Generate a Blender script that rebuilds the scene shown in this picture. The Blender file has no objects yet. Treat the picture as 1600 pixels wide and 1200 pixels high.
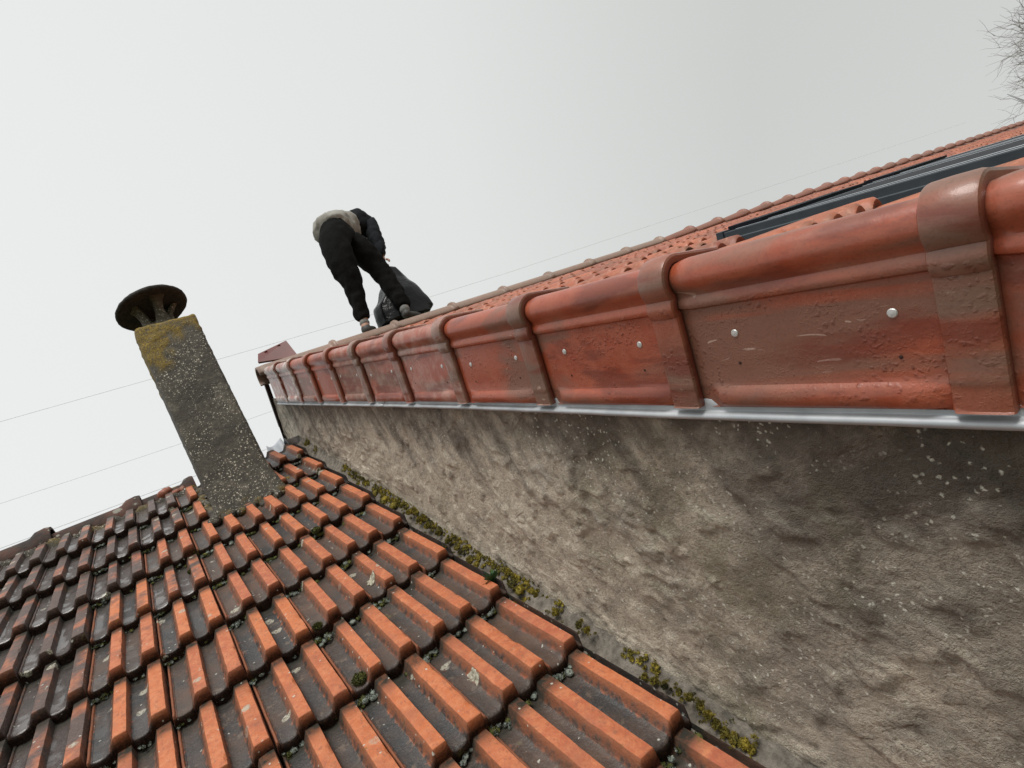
import bpy, math, random
import numpy as np
from mathutils import Vector, Matrix, noise as mnoise

SC = bpy.context.scene
COL = SC.collection
rng = np.random.default_rng(7)
random.seed(7)

# ---------------------------------------------------------------- camera
# rows = world axes expressed in camera axes (x right, y down, z forward)
M = np.array([[0.779180343805461, -0.33864376480775804, 0.5274451558067735],
              [-0.33104763895461803, 0.4922104642086921, 0.8050691396805847],
              [-0.532245669376254, -0.8019035223513675, 0.2714134999404629]])
FPX = 880.0
cam_d = bpy.data.cameras.new("camera")
cam = bpy.data.objects.new("camera", cam_d)
COL.objects.link(cam)
cam_d.sensor_width = 36.0
cam_d.lens = FPX / 1600.0 * 36.0
cam_d.clip_start = 0.02
cam_d.clip_end = 5000.0
r_ = M @ np.array([1, 0, 0]); u_ = M @ np.array([0, -1, 0]); b_ = M @ np.array([0, 0, -1])
cam.matrix_world = Matrix(((r_[0], u_[0], b_[0], 0), (r_[1], u_[1], b_[1], 0), (r_[2], u_[2], b_[2], 0), (0, 0, 0, 1)))
SC.camera = cam

def P(px, py, y):
    """world point on the vertical plane Y=y seen at a photo position (measuring help)"""
    r = M @ np.array([px - 800.0, py - 600.0, FPX])
    return r * (y / r[1])

# ---------------------------------------------------------------- sky and light
SUN_EL, SUN_AZ = 60.0, 205.0      # azimuth measured clockwise from +Y
w = bpy.data.worlds.new("World"); SC.world = w; w.use_nodes = True
nt = w.node_tree; nt.nodes.clear()
def wn(t, **k):
    n = nt.nodes.new(t)
    for a, b in k.items(): setattr(n, a, b)
    return n
out = wn('ShaderNodeOutputWorld'); bg = wn('ShaderNodeBackground'); bg.inputs[1].default_value = 1.0
sky = wn('ShaderNodeTexSky', sky_type='NISHITA', sun_disc=False, sun_elevation=math.radians(SUN_EL), sun_rotation=math.radians(SUN_AZ))
hs = wn('ShaderNodeHueSaturation'); hs.inputs['Saturation'].default_value = 0.12; hs.inputs['Value'].default_value = 0.012
nt.links.new(sky.outputs[0], hs.inputs['Color'])
tc = wn('ShaderNodeTexCoord')
dp = wn('ShaderNodeVectorMath', operation='DOT_PRODUCT')
d = Vector((-0.55, 0.55, 0.63)).normalized(); dp.inputs[1].default_value = d
nt.links.new(tc.outputs['Generated'], dp.inputs[0])
ns = wn('ShaderNodeTexNoise'); ns.inputs['Scale'].default_value = 1.6; ns.inputs['Detail'].default_value = 4; ns.inputs['Roughness'].default_value = 0.5
nt.links.new(tc.outputs['Generated'], ns.inputs['Vector'])
na = wn('ShaderNodeMath', operation='MULTIPLY_ADD'); na.inputs[1].default_value = 0.10; nt.links.new(ns.outputs['Fac'], na.inputs[0]); nt.links.new(dp.outputs['Value'], na.inputs[2])
cr = wn('ShaderNodeValToRGB')
cr.color_ramp.elements[0].position = 0.0; cr.color_ramp.elements[0].color = (0.47, 0.48, 0.468, 1)
cr.color_ramp.elements[1].position = 1.0; cr.color_ramp.elements[1].color = (0.672, 0.688, 0.683, 1)
e = cr.color_ramp.elements.new(0.45); e.color = (0.60, 0.612, 0.602, 1)
nt.links.new(na.outputs[0], cr.inputs[0])
ad = wn('ShaderNodeMix', data_type='RGBA', blend_type='ADD'); ad.inputs[0].default_value = 1.0
nt.links.new(cr.outputs[0], ad.inputs[6]); nt.links.new(hs.outputs[0], ad.inputs[7])
nt.links.new(ad.outputs[2], bg.inputs[0]); nt.links.new(bg.outputs[0], out.inputs[0])

sun_d = bpy.data.lights.new("sun", 'SUN'); sun_d.energy = 2.2; sun_d.angle = math.radians(28); sun_d.color = (1.0, 0.97, 0.92)
sun = bpy.data.objects.new("sun", sun_d); COL.objects.link(sun)
sd = Vector((math.sin(math.radians(SUN_AZ)) * math.cos(math.radians(SUN_EL)), math.cos(math.radians(SUN_AZ)) * math.cos(math.radians(SUN_EL)), math.sin(math.radians(SUN_EL))))
sun.rotation_euler = sd.to_track_quat('Z', 'Y').to_euler(); sun.location = (0, 0, 20)

SC.view_settings.view_transform = 'Standard'; SC.view_settings.look = 'None'
SC.view_settings.exposure = 0.25; SC.view_settings.gamma = 1.0; SC.view_settings.use_curve_mapping = False

# ---------------------------------------------------------------- geometry frames
K = 1.13                                             # metres per measuring unit
S = np.array([0, 0.78496, 0.61955])                  # up the lower roof
N = np.array([0, -0.61955, 0.78496])                 # normal of the lower roof
R = np.array([0, 0.86518, 0.50147])                  # up the tall roof's rake
NR = np.array([0, -0.50147, 0.86518])
XF = 0.72                                            # outer face of the verge tiles
XW = 0.751                                           # stucco wall face
def LP(x, v, n=0.0):                                  # lower roof coordinates -> world (n above the roof plane)
    return np.array([x, 0, 0]) + S * v + N * (n - K)
def RP(x, v, n):
    return np.array([x, 0, 0]) + R * v + NR * n

# ---------------------------------------------------------------- helpers
def mesh(name, V, F, mat=None, parent=None, smooth=True, attrs=None, loc=(0, 0, 0), sharp=None):
    me = bpy.data.meshes.new(name)
    V = np.asarray(V, float)
    me.from_pydata(V.tolist(), [], [tuple(int(i) for i in f) for f in F])
    if attrs:
        for k, a in attrs.items():
            at = me.attributes.new(k, 'FLOAT', 'POINT'); at.data.foreach_set('value', np.asarray(a, np.float32))
    if smooth: me.polygons.foreach_set('use_smooth', [True] * len(me.polygons))
    me.update()
    if smooth and sharp: me.set_sharp_from_angle(angle=math.radians(sharp))
    if mat: me.materials.append(mat)
    o = bpy.data.objects.new(name, me); COL.objects.link(o)
    o.location = loc
    if parent: o.parent = parent
    return o
def world_part(name, V, F, mat, parent, **k):
    """mesh given in world coordinates, child of a thing"""
    base = Vector((0, 0, 0)); p = parent
    while p: base += p.location; p = p.parent
    return mesh(name, np.asarray(V, float) - np.array(base), F, mat, parent, **k)
def thing(name, label, cat, loc=(0, 0, 0), group=None):
    o = bpy.data.objects.new(name, None); COL.objects.link(o); o.location = loc; o.empty_display_size = 0.1
    o['label'] = label; o['category'] = cat
    if group: o['group'] = group
    return o
def tag(o, label=None, cat=None, group=None, kind=None):
    if label: o['label'] = label
    if cat: o['category'] = cat
    if group: o['group'] = group
    if kind: o['kind'] = kind
    return o
class MB:
    def __init__(s): s.V = []; s.F = []; s.A = []
    def add(s, V, F, a=0.0):
        b = len(s.V); s.V.extend([tuple(v) for v in V]); s.F.extend([tuple(i + b for i in f) for f in F]); s.A.extend([a] * len(V)); return b
    def box(s, c, h, ax=None, a=0.0):
        ax = np.eye(3) if ax is None else np.asarray(ax, float)
        c = np.asarray(c, float)
        V = [c + ax[0] * h[0] * i + ax[1] * h[1] * j + ax[2] * h[2] * k for i in (-1, 1) for j in (-1, 1) for k in (-1, 1)]
        s.add(V, [(0, 1, 3, 2), (4, 6, 7, 5), (0, 4, 5, 1), (2, 3, 7, 6), (0, 2, 6, 4), (1, 5, 7, 3)], a)
    def tube(s, pts, rad, seg=8, cap=True):
        pts = [np.asarray(p, float) for p in pts]
        if not hasattr(rad, '__len__'): rad = [rad] * len(pts)
        prev = None; rings = []
        for i, p in enumerate(pts):
            t = pts[min(i + 1, len(pts) - 1)] - pts[max(i - 1, 0)]; t = t / (np.linalg.norm(t) + 1e-9)
            if prev is None:
                a = np.cross(t, [0, 0, 1.0]) if abs(t[2]) < 0.9 else np.cross(t, [1.0, 0, 0])
            else: a = prev - t * (prev @ t)
            a = a / (np.linalg.norm(a) + 1e-9); prev = a; b = np.cross(t, a)
            rings.append([p + (a * math.cos(q) + b * math.sin(q)) * rad[i] for q in [2 * math.pi * k / seg for k in range(seg)]])
        base = len(s.V)
        for rg in rings: s.V.extend([tuple(v) for v in rg]); s.A.extend([0.0] * seg)
        for i in range(len(rings) - 1):
            for k in range(seg):
                s.F.append((base + i * seg + k, base + i * seg + (k + 1) % seg, base + (i + 1) * seg + (k + 1) % seg, base + (i + 1) * seg + k))
        if cap:
            s.F.append(tuple(base + k for k in range(seg))[::-1]); s.F.append(tuple(base + (len(rings) - 1) * seg + k for k in range(seg)))
def grid_faces(nu, nv, flip=False, closed=False):
    F = []
    m = nu if closed else nu - 1
    for j in range(nv - 1):
        for i in range(m):
            a = j * nu + i; b = j * nu + (i + 1) % nu; c = (j + 1) * nu + (i + 1) % nu; d_ = (j + 1) * nu + i
            F.append((a, d_, c, b) if flip else (a, b, c, d_))
    return F
def fbm(p, scale, octv=3):
    s_ = 0; a = 1.0; t = 0
    q = Vector(p) * scale
    for _ in range(octv): s_ += a * mnoise.noise(q); t += a; a *= 0.5; q = q * 2.03 + Vector((7.1, 3.3, 5.7))
    return s_ / t

def core(mb, c, r, up, flat=0.5):
    c = np.asarray(c, float); up = np.asarray(up, float); V = []; n1, n2 = 16, 9
    for j in range(n2):
        ph = math.pi * j / (n2 - 1)
        for i in range(n1):
            th = 2 * math.pi * i / n1; d_ = np.array([math.sin(ph) * math.cos(th), math.sin(ph) * math.sin(th), math.cos(ph)])
            p = d_ * r * 0.93 * (1 + 0.25 * fbm(d_ * 2 + c * 30, 1.0, 2)); pu = p @ up; p = p - up * pu + up * (pu if pu < 0 else pu) * flat
            V.append(c + p)
    mb.add(V, grid_faces(n1, n2, False, True))
def wrinkle(V, sc, amp, seed=0):
    out_ = []
    for p in V:
        q = Vector(p); d_ = Vector((mnoise.noise(q * sc + Vector((seed, 0, 0))), mnoise.noise(q * sc + Vector((seed, 9, 0))), mnoise.noise(q * sc + Vector((seed, 0, 9))))) * amp
        out_.append(tuple(q + d_))
    return out_

# ---------------------------------------------------------------- materials
class Mat:
    def __init__(s, name, rough=0.7, spec=0.5, metal=0.0):
        s.m = bpy.data.materials.new(name); s.m.use_nodes = True; s.t = s.m.node_tree
        s.b = s.t.nodes['Principled BSDF']; s.b.inputs['Roughness'].default_value = rough
        s.b.inputs['Specular IOR Level'].default_value = spec; s.b.inputs['Metallic'].default_value = metal
        s.co = s.t.nodes.new('ShaderNodeTexCoord')
    def n(s, t, **k):
        q = s.t.nodes.new(t)
        for a, b in k.items(): setattr(q, a, b)
        return q
    def lk(s, a, b): s.t.links.new(a, b)
    def setv(s, inp, v):
        if isinstance(v, (int, float)): inp.default_value = v
        elif isinstance(v, tuple): inp.default_value = (*v, 1) if len(v) == 3 and inp.type == 'RGBA' else v
        else: s.lk(v, inp)
    def vec(s, scale=(1, 1, 1), rot=(0, 0, 0), src='Object', off=None):
        mp = s.n('ShaderNodeMapping'); mp.inputs['Scale'].default_value = scale; mp.inputs['Rotation'].default_value = rot
        s.lk(s.co.outputs[src], mp.inputs[0])
        if off is not None: s.lk(off, mp.inputs['Location'])
        return mp.outputs[0]
    def noise(s, scale, detail=4, rough=0.55, dist=0.0, vec=None, color=False):
        q = s.n('ShaderNodeTexNoise'); q.inputs['Scale'].default_value = scale; q.inputs['Detail'].default_value = detail
        q.inputs['Roughness'].default_value = rough; q.inputs['Distortion'].default_value = dist
        s.lk(vec or s.co.outputs['Object'], q.inputs['Vector'])
        return q.outputs['Color' if color else 'Fac']
    def vor(s, scale, feature='F1', vec=None, out='Distance', rand=1.0):
        q = s.n('ShaderNodeTexVoronoi', feature=feature); q.inputs['Scale'].default_value = scale; q.inputs['Randomness'].default_value = rand
        s.lk(vec or s.co.outputs['Object'], q.inputs['Vector']); return q.outputs[out]
    def ramp(s, f, a, b, ca=0.0, cb=1.0):
        q = s.n('ShaderNodeMapRange', clamp=True); q.inputs[1].default_value = a; q.inputs[2].default_value = b
        q.inputs[3].default_value = ca; q.inputs[4].default_value = cb; s.setv(q.inputs[0], f); return q.outputs[0]
    def mix(s, f, a, b, mode='MIX'):
        q = s.n('ShaderNodeMix', data_type='RGBA', blend_type=mode); s.setv(q.inputs[0], f); s.setv(q.inputs[6], a); s.setv(q.inputs[7], b); return q.outputs[2]
    def math(s, op, a, b=0.0, c=0.0, clamp=False):
        q = s.n('ShaderNodeMath', operation=op, use_clamp=clamp); s.setv(q.inputs[0], a); s.setv(q.inputs[1], b)
        if op == 'MULTIPLY_ADD': s.setv(q.inputs[2], c)
        return q.outputs[0]
    def attr(s, name):
        q = s.n('ShaderNodeAttribute', attribute_name=name); return q.outputs['Fac']
    def bump(s, h, strength=0.5, dist=0.01, prev=None):
        q = s.n('ShaderNodeBump'); q.inputs['Strength'].default_value = strength; q.inputs['Distance'].default_value = dist
        s.lk(h, q.inputs['Height'])
        if prev is not None: s.lk(prev, q.inputs['Normal'])
        return q.outputs[0]
    def done(s, color=None, normal=None, rough=None, coat=None):
        if color is not None: s.setv(s.b.inputs['Base Color'], color)
        if normal is not None: s.lk(normal, s.b.inputs['Normal'])
        if rough is not None: s.setv(s.b.inputs['Roughness'], rough)
        if coat is not None: s.setv(s.b.inputs['Coat Weight'], coat); s.b.inputs['Coat Roughness'].default_value = 0.12
        return s.m

def mat_old_tile():
    m = Mat('weathered_clay_tile')
    rib, nose, rnd, age = m.attr('rib'), m.attr('nose'), m.attr('rnd'), m.attr('age')
    n1 = m.noise(9, 5, 0.6); n2 = m.noise(45, 5, 0.65); n3 = m.noise(160, 3, 0.6)
    clay = m.mix(rnd, (0.52, 0.150, 0.048), (0.38, 0.100, 0.048))
    clay = m.mix(m.ramp(n2, 0.40, 0.72), clay, (0.56, 0.205, 0.090))
    clay = m.mix(m.ramp(m.noise(70, 4, 0.7), 0.56, 0.66, 0, 0.6), clay, (0.30, 0.10, 0.055))
    clay = m.mix(m.ramp(n1, 0.50, 0.68, 0, 0.7), clay, (0.33, 0.105, 0.055))
    gr = m.mix(m.ramp(m.math('ADD', n1, m.math('MULTIPLY', rnd, 0.35)), 0.5, 0.95), (0.036, 0.035, 0.036), (0.105, 0.060, 0.040))
    gr = m.mix(m.ramp(n3, 0.45, 0.8, 0, 0.5), gr, (0.10, 0.085, 0.07)); gr = m.mix(m.ramp(m.noise(28, 5, 0.7), 0.58, 0.66, 0, 0.6), gr, (0.17, 0.13, 0.10))
    st_ = m.noise(1.0, 4, 0.65, 0.0, m.vec((90, 14, 90), (0, 0, 0)))
    clay = m.mix(m.ramp(st_, 0.56, 0.70, 0, 0.55), clay, (0.20, 0.085, 0.05))
    # channel grime with a soft noisy border; old tiles are black with algae all over
    fk = m.math('MULTIPLY', m.ramp(rib, 0.12, 0.28), m.ramp(rib, 0.62, 0.9, 1, 0))
    clay = m.mix(m.math('MULTIPLY', fk, m.ramp(n2, 0.3, 0.7, 0.9, 0.6)), clay, (0.20, 0.070, 0.032))  # rib flanks painted darker than the tops, which catch more sky light
    k = m.math('SUBTRACT', 1.0, rib)
    k = m.math('ADD', k, m.math('MULTIPLY', m.math('SUBTRACT', n2, 0.5), 0.9))
    cm = m.ramp(k, 0.58, 0.86)
    am = m.ramp(m.math('ADD', age, m.math('MULTIPLY', m.math('SUBTRACT', n1, 0.5), 1.3)), 0.50, 0.78, 0, 0.93)
    col = m.mix(cm, clay, gr)
    algae = m.mix(m.ramp(n3, 0.4, 0.7), (0.045, 0.036, 0.034), (0.10, 0.075, 0.065))
    col = m.mix(am, col, algae)
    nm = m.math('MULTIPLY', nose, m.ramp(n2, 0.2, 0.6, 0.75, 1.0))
    col = m.mix(nm, col, m.mix(m.ramp(n3, 0.5, 0.7), (0.020, 0.012, 0.009), (0.07, 0.030, 0.018)))  # nose faces: brown dirt, darkened further to paint shade into the gaps
    hd = m.attr('head'); col = m.mix(m.math('MULTIPLY', hd, m.ramp(n2, 0.3, 0.6, 0.6, 1.0)), col, (0.022, 0.020, 0.013))  # tile heads: grime plus painted shade below the nose above
    # lichen discs and crusts
    wv = m.n('ShaderNodeVectorMath', operation='ADD'); m.lk(m.co.outputs['Object'], wv.inputs[0])
    ws = m.n('ShaderNodeVectorMath', operation='SCALE'); ws.inputs['Scale'].default_value = 0.02; m.lk(m.noise(40, 2, color=True), ws.inputs[0]); m.lk(ws.outputs[0], wv.inputs[1])
    v1 = m.vor(13, vec=wv.outputs[0]); vc = m.vor(13, vec=wv.outputs[0], out='Color')
    sep = m.n('ShaderNodeSeparateColor'); m.lk(vc, sep.inputs[0])
    spot = m.math('MULTIPLY', m.ramp(m.math('SUBTRACT', v1, m.math('MULTIPLY', sep.outputs[1], 0.26)), 0.0, 0.04, 1, 0), m.ramp(sep.outputs[0], 0.74, 0.78))
    spot = m.math('MULTIPLY', spot, m.ramp(n3, 0.35, 0.5))
    col = m.mix(m.math('MULTIPLY', spot, 0.85), col, (0.42, 0.40, 0.32))
    v2 = m.vor(60, vec=wv.outputs[0]); vc2 = m.vor(60, vec=wv.outputs[0], out='Color'); sp2 = m.n('ShaderNodeSeparateColor'); m.lk(vc2, sp2.inputs[0])
    spk = m.math('MULTIPLY', m.ramp(v2, 0.15, 0.22, 1, 0), m.ramp(sp2.outputs[0], 0.90, 0.92))
    col = m.mix(m.math('MULTIPLY', spk, 0.8), col, (0.5, 0.5, 0.44))
    yl = m.math('MULTIPLY', m.ramp(m.noise(14, 5, 0.7), 0.64, 0.72), m.ramp(n3, 0.4, 0.6))
    col = m.mix(m.math('MULTIPLY', yl, 0.7), col, (0.11, 0.095, 0.02))
    h = m.math('ADD', m.math('MULTIPLY', n3, 0.4), m.math('ADD', n2, m.math('MULTIPLY', spot, 0.3)))
    nb = m.bump(h, 0.55, 0.006)
    rg = m.mix(m.math('MULTIPLY', m.math('ADD', cm, am), 0.5), (0.55, 0.55, 0.55), (0.30, 0.30, 0.30))
    rr = m.math('ADD', m.ramp(n1, 0.3, 0.7, -0.08, 0.16), m.ramp(m.math('MAXIMUM', cm, am), 0, 1, 0.62, 0.42))
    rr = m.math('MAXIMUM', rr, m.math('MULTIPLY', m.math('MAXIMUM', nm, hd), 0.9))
    m.setv(m.b.inputs['Specular IOR Level'], m.math('SUBTRACT', 0.5, m.math('MULTIPLY', nm, 0.45), clamp=True))
    wet = m.math('MULTIPLY', m.ramp(m.noise(16, 3, 0.5), 0.46, 0.56), m.math('MULTIPLY', m.math('SUBTRACT', 1.0, nm), m.math('MULTIPLY', cm, m.ramp(age, 0.35, 0.6, 0.04, 1.0))))
    return m.done(col, nb, rr, m.math('MULTIPLY', wet, 0.9))

def mat_plain_clay(name, c1, c2, c3, rough=0.6, sc=12):
    m = Mat(name); n1 = m.noise(sc, 5, 0.6); n2 = m.noise(sc * 7, 4, 0.6)
    oi = m.n('ShaderNodeObjectInfo')
    c = m.mix(m.ramp(n1, 0.35, 0.65), c1, c2); c = m.mix(m.ramp(n2, 0.5, 0.75, 0, 0.8), c, c3)
    c = m.mix(m.ramp(oi.outputs['Random'], 0, 1, 0, 0.35), c, c3)
    return m.done(c, m.bump(n2, 0.4, 0.004), m.ramp(n1, 0.3, 0.7, rough - 0.1, rough + 0.1))

def mat_verge():
    m = Mat('wet_red_clay')
    oi = m.n('ShaderNodeObjectInfo')
    offv = m.n('ShaderNodeCombineXYZ'); m.lk(m.math('MULTIPLY', oi.outputs['Random'], 30.0), offv.inputs[0])
    v = m.vec(off=offv.outputs[0]); vs = m.vec((1, 0.45, 1.6), (0.5, 0, 0), off=offv.outputs[0])
    n1 = m.noise(4.5, 4, 0.55, 0.6, vs); n2 = m.noise(22, 5, 0.6, 0.3, v); n3 = m.noise(120, 3, 0.6, 0, v)
    c = m.mix(m.ramp(n2, 0.35, 0.7), (0.32, 0.062, 0.026), (0.38, 0.100, 0.050))
    dust = m.math('ADD', n1, m.math('MULTIPLY', oi.outputs['Random'], 0.08))
    dm = m.ramp(dust, 0.51, 0.60, 0, 0.85)
    c = m.mix(dm, c, (0.19, 0.095, 0.064))
    c = m.mix(m.math('MULTIPLY', m.attr('collar'), m.ramp(n1, 0.3, 0.6, 0.15, 0.75)), c, (0.175, 0.105, 0.075))
    wf = m.math('MULTIPLY', m.ramp(n2, 0.42, 0.6), m.attr('film'))
    c = m.mix(wf, c, (0.55, 0.47, 0.43))
    dk = m.ramp(m.noise(7, 5, 0.6, 0.4, vs), 0.54, 0.62, 0, 0.75)
    c = m.mix(dk, c, (0.17, 0.034, 0.018))
    sc = m.math('MULTIPLY', m.ramp(m.noise(34, 2, 0.5, 2.5, m.vec((1, 0.25, 1), (0.9, 0, 0), off=offv.outputs[0])), 0.70, 0.73), m.ramp(n1, 0.5, 0.6))
    c = m.mix(m.math('MULTIPLY', sc, 0.6), c, (0.55, 0.4, 0.33))
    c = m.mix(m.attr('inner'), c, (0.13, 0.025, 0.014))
    gr_ = m.noise(260, 3, 0.7, 0, v); c = m.mix(m.ramp(gr_, 0.52, 0.68, 0, 0.35), c, (0.10, 0.035, 0.022))
    # water drops standing on the face
    wa = m.n('ShaderNodeVectorMath', operation='ADD'); m.lk(v, wa.inputs[0]); ws = m.n('ShaderNodeVectorMath', operation='SCALE'); ws.inputs['Scale'].default_value = 0.012
    m.lk(m.noise(90, 2, color=True, vec=v), ws.inputs[0]); m.lk(ws.outputs[0], wa.inputs[1])
    vd = m.vor(125, 'SMOOTH_F1', wa.outputs[0]); reg = m.ramp(m.noise(12, 4, 0.6, 0, v), 0.47, 0.60)
    drop = m.math('MULTIPLY', m.ramp(vd, 0.12, 0.38, 1, 0), reg)
    vd2 = m.vor(300, 'SMOOTH_F1', wa.outputs[0]); drop2 = m.math('MULTIPLY', m.ramp(vd2, 0.1, 0.4, 0.35, 0), m.ramp(n2, 0.45, 0.6))
    hh = m.math('ADD', m.math('MULTIPLY', m.math('ADD', drop, drop2), m.attr('face')), m.math('ADD', m.math('MULTIPLY', n3, 0.12), m.math('MULTIPLY', gr_, 0.12)))
    c = m.mix(m.math('MULTIPLY', m.math('MULTIPLY', drop, m.attr('face')), 0.45), c, (0.10, 0.022, 0.013))
    nb = m.bump(hh, 0.40, 0.0022, m.bump(n2, 0.12, 0.01))
    rr = m.math('ADD', m.ramp(n2, 0.35, 0.65, 0.34, 0.50), m.math('MULTIPLY', dm, 0.12))
    return m.done(c, nb, rr, 0.22)

def mat_stucco():
    m = Mat('weathered_stucco')
    n0 = m.noise(0.9, 4, 0.55, 0.0, m.vec((1, 0.6, 1.4), (0.5, 0, 0))); n1 = m.noise(3.2, 6, 0.65, 0.0, m.vec((1, 0.7, 1.3), (0.6, 0, 0))); n2 = m.noise(24, 6, 0.62, 0.0); n3 = m.noise(130, 4, 0.7)
    sx = m.n('ShaderNodeSeparateXYZ'); m.lk(m.co.outputs['Object'], sx.inputs[0])
    # old damp staining: stronger towards the eaves end of the wall
    yv = m.ramp(sx.outputs[1], 0.1, 2.0, 0.24, -0.34)
    st = m.math('ADD', m.math('ADD', m.math('MULTIPLY', n1, 0.75), m.math('MULTIPLY', n0, 0.55)), yv)
    c = m.mix(m.ramp(n2, 0.35, 0.65), (0.74, 0.645, 0.52), (0.55, 0.475, 0.38))
    c = m.mix(m.ramp(st, 0.56, 0.76, 0, 0.88), c, (0.115, 0.100, 0.082))
    c = m.mix(m.ramp(m.noise(2.6, 5, 0.6, 0.8), 0.60, 0.74, 0, 0.55), c, (0.13, 0.115, 0.10))
    c = m.mix(m.ramp(n3, 0.30, 0.50, 0.6, 0), c, (0.16, 0.13, 0.10))
    nb2 = m.noise(7.5, 6, 0.68, 0.0, m.vec((1, 0.55, 1.4), (0.65, 0, 0)))
    c = m.mix(m.ramp(nb2, 0.52, 0.66, 0, 0.55), c, (0.15, 0.125, 0.10)); c = m.mix(m.ramp(nb2, 0.30, 0.44, 0.6, 0), c, (0.62, 0.55, 0.45))
    c = m.mix(m.ramp(m.noise(38, 4, 0.7), 0.57, 0.70, 0, 0.45), c, (0.12, 0.10, 0.08))
    c = m.mix(m.ramp(m.noise(2.3, 6, 0.72), 0.55, 0.68, 0, 0.5), c, (0.13, 0.12, 0.055))
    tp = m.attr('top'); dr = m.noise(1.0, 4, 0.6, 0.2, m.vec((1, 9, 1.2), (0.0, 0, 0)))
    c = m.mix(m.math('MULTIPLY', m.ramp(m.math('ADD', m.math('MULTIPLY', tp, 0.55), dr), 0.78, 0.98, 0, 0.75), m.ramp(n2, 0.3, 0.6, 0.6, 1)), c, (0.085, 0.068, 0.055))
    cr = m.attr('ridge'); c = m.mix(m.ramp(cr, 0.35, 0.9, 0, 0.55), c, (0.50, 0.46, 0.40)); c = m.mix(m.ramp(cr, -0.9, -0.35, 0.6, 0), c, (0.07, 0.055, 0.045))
    # pale lichen specks
    wa = m.n('ShaderNodeVectorMath', operation='ADD'); m.lk(m.co.outputs['Object'], wa.inputs[0]); ws = m.n('ShaderNodeVectorMath', operation='SCALE'); ws.inputs['Scale'].default_value = 0.010
    m.lk(m.noise(110, 2, color=True), ws.inputs[0]); m.lk(ws.outputs[0], wa.inputs[1])
    for scv, thr, lo, hi, den in ((48, 0.72, 0.10, 0.19, (0.38, 0.50)), (15, 0.78, 0.085, 0.12, (0.40, 0.54)), (95, 0.70, 0.14, 0.28, (0.40, 0.54)), (26, 0.80, 0.06, 0.11, (0.44, 0.58))):
        vd = m.vor(scv, vec=wa.outputs[0]); vc = m.vor(scv, vec=wa.outputs[0], out='Color'); sp = m.n('ShaderNodeSeparateColor'); m.lk(vc, sp.inputs[0])
        k = m.math('MULTIPLY', m.ramp(vd, lo, hi, 1, 0), m.ramp(sp.outputs[0], thr, thr + 0.02))
        k = m.math('MULTIPLY', k, m.ramp(m.noise(3.5, 3, 0.6), den[0], den[1]))
        c = m.mix(m.math('MULTIPLY', k, 0.95), c, (0.74, 0.72, 0.62))
    # short hairline cracks, where a warped noise passes through a narrow band
    cn = m.noise(4.5, 3, 0.5, 0.15); ckm = m.math('MULTIPLY', m.ramp(m.math('ABSOLUTE', m.math('SUBTRACT', cn, 0.5)), 0.0, 0.0035, 1, 0), m.ramp(m.noise(4.2, 3), 0.53, 0.57))
    c = m.mix(m.math('MULTIPLY', ckm, m.ramp(n2, 0.42, 0.58, 0.0, 0.22)), c, (0.07, 0.055, 0.045))
    lump = m.math('MULTIPLY', m.ramp(m.noise(11, 3, 0.5, 0.35, m.vec((1, 0.5, 1.6), (0.65, 0, 0))), 0.50, 0.60), m.ramp(m.noise(3.1, 3), 0.50, 0.60))
    h = m.math('ADD', m.math('MULTIPLY', m.math('ADD', n3, m.math('MULTIPLY', m.noise(420, 2, 0.6), 0.5)), 0.40), m.math('ADD', m.math('MULTIPLY_ADD', lump, 0.30, m.math('MULTIPLY', n2, 0.8)), m.math('MULTIPLY', ckm, -0.04)))
    nb = m.bump(h, 1.0, 0.022)
    return m.done(c, nb, m.ramp(n1, 0.3, 0.7, 0.62, 0.9))

def mat_concrete(name='mossy_concrete'):
    m = Mat(name)
    n1 = m.noise(5, 5, 0.6); n2 = m.noise(40, 5, 0.7); n3 = m.noise(150, 3, 0.6)
    c = m.mix(m.ramp(n1, 0.35, 0.7), (0.045, 0.040, 0.031), (0.105, 0.092, 0.070))
    c = m.mix(m.ramp(n2, 0.45, 0.65, 0, 0.85), c, (0.030, 0.027, 0.022)); c = m.mix(m.ramp(m.noise(11, 5, 0.7), 0.56, 0.66, 0, 0.6), c, (0.16, 0.14, 0.11))
    wa = m.n('ShaderNodeVectorMath', operation='ADD'); m.lk(m.co.outputs['Object'], wa.inputs[0]); ws = m.n('ShaderNodeVectorMath', operation='SCALE'); ws.inputs['Scale'].default_value = 0.008
    m.lk(m.noise(120, 2, color=True), ws.inputs[0]); m.lk(ws.outputs[0], wa.inputs[1])
    for scv, thr, lo, hi, col, d0, d1 in ((62, 0.45, 0.18, 0.30, (0.60, 0.56, 0.46), 0.42, 0.58), (110, 0.4, 0.2, 0.3, (0.5, 0.46, 0.38), 0.38, 0.55), (13, 0.80, 0.13, 0.17, (0.36, 0.34, 0.29), 0.3, 0.5)):
        vd = m.vor(scv, vec=wa.outputs[0]); vc = m.vor(scv, vec=wa.outputs[0], out='Color'); sp = m.n('ShaderNodeSeparateColor'); m.lk(vc, sp.inputs[0])
        k = m.math('MULTIPLY', m.ramp(vd, lo, hi, 1, 0), m.ramp(sp.outputs[0], thr, thr + 0.03)); k = m.math('MULTIPLY', k, m.ramp(m.noise(6, 3), d0, d1))
        c = m.mix(m.math('MULTIPLY', k, 0.85), c, col)
    moss = m.math('MULTIPLY', m.attr('moss'), m.ramp(n2, 0.3, 0.5))
    c = m.mix(moss, c, m.mix(m.ramp(n3, 0.35, 0.65), (0.07, 0.050, 0.012), (0.30, 0.20, 0.028)))
    nb = m.bump(m.math('ADD', n2, m.math('MULTIPLY', n3, 0.5)), 0.8, 0.008)
    return m.done(c, nb, 0.8)

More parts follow.
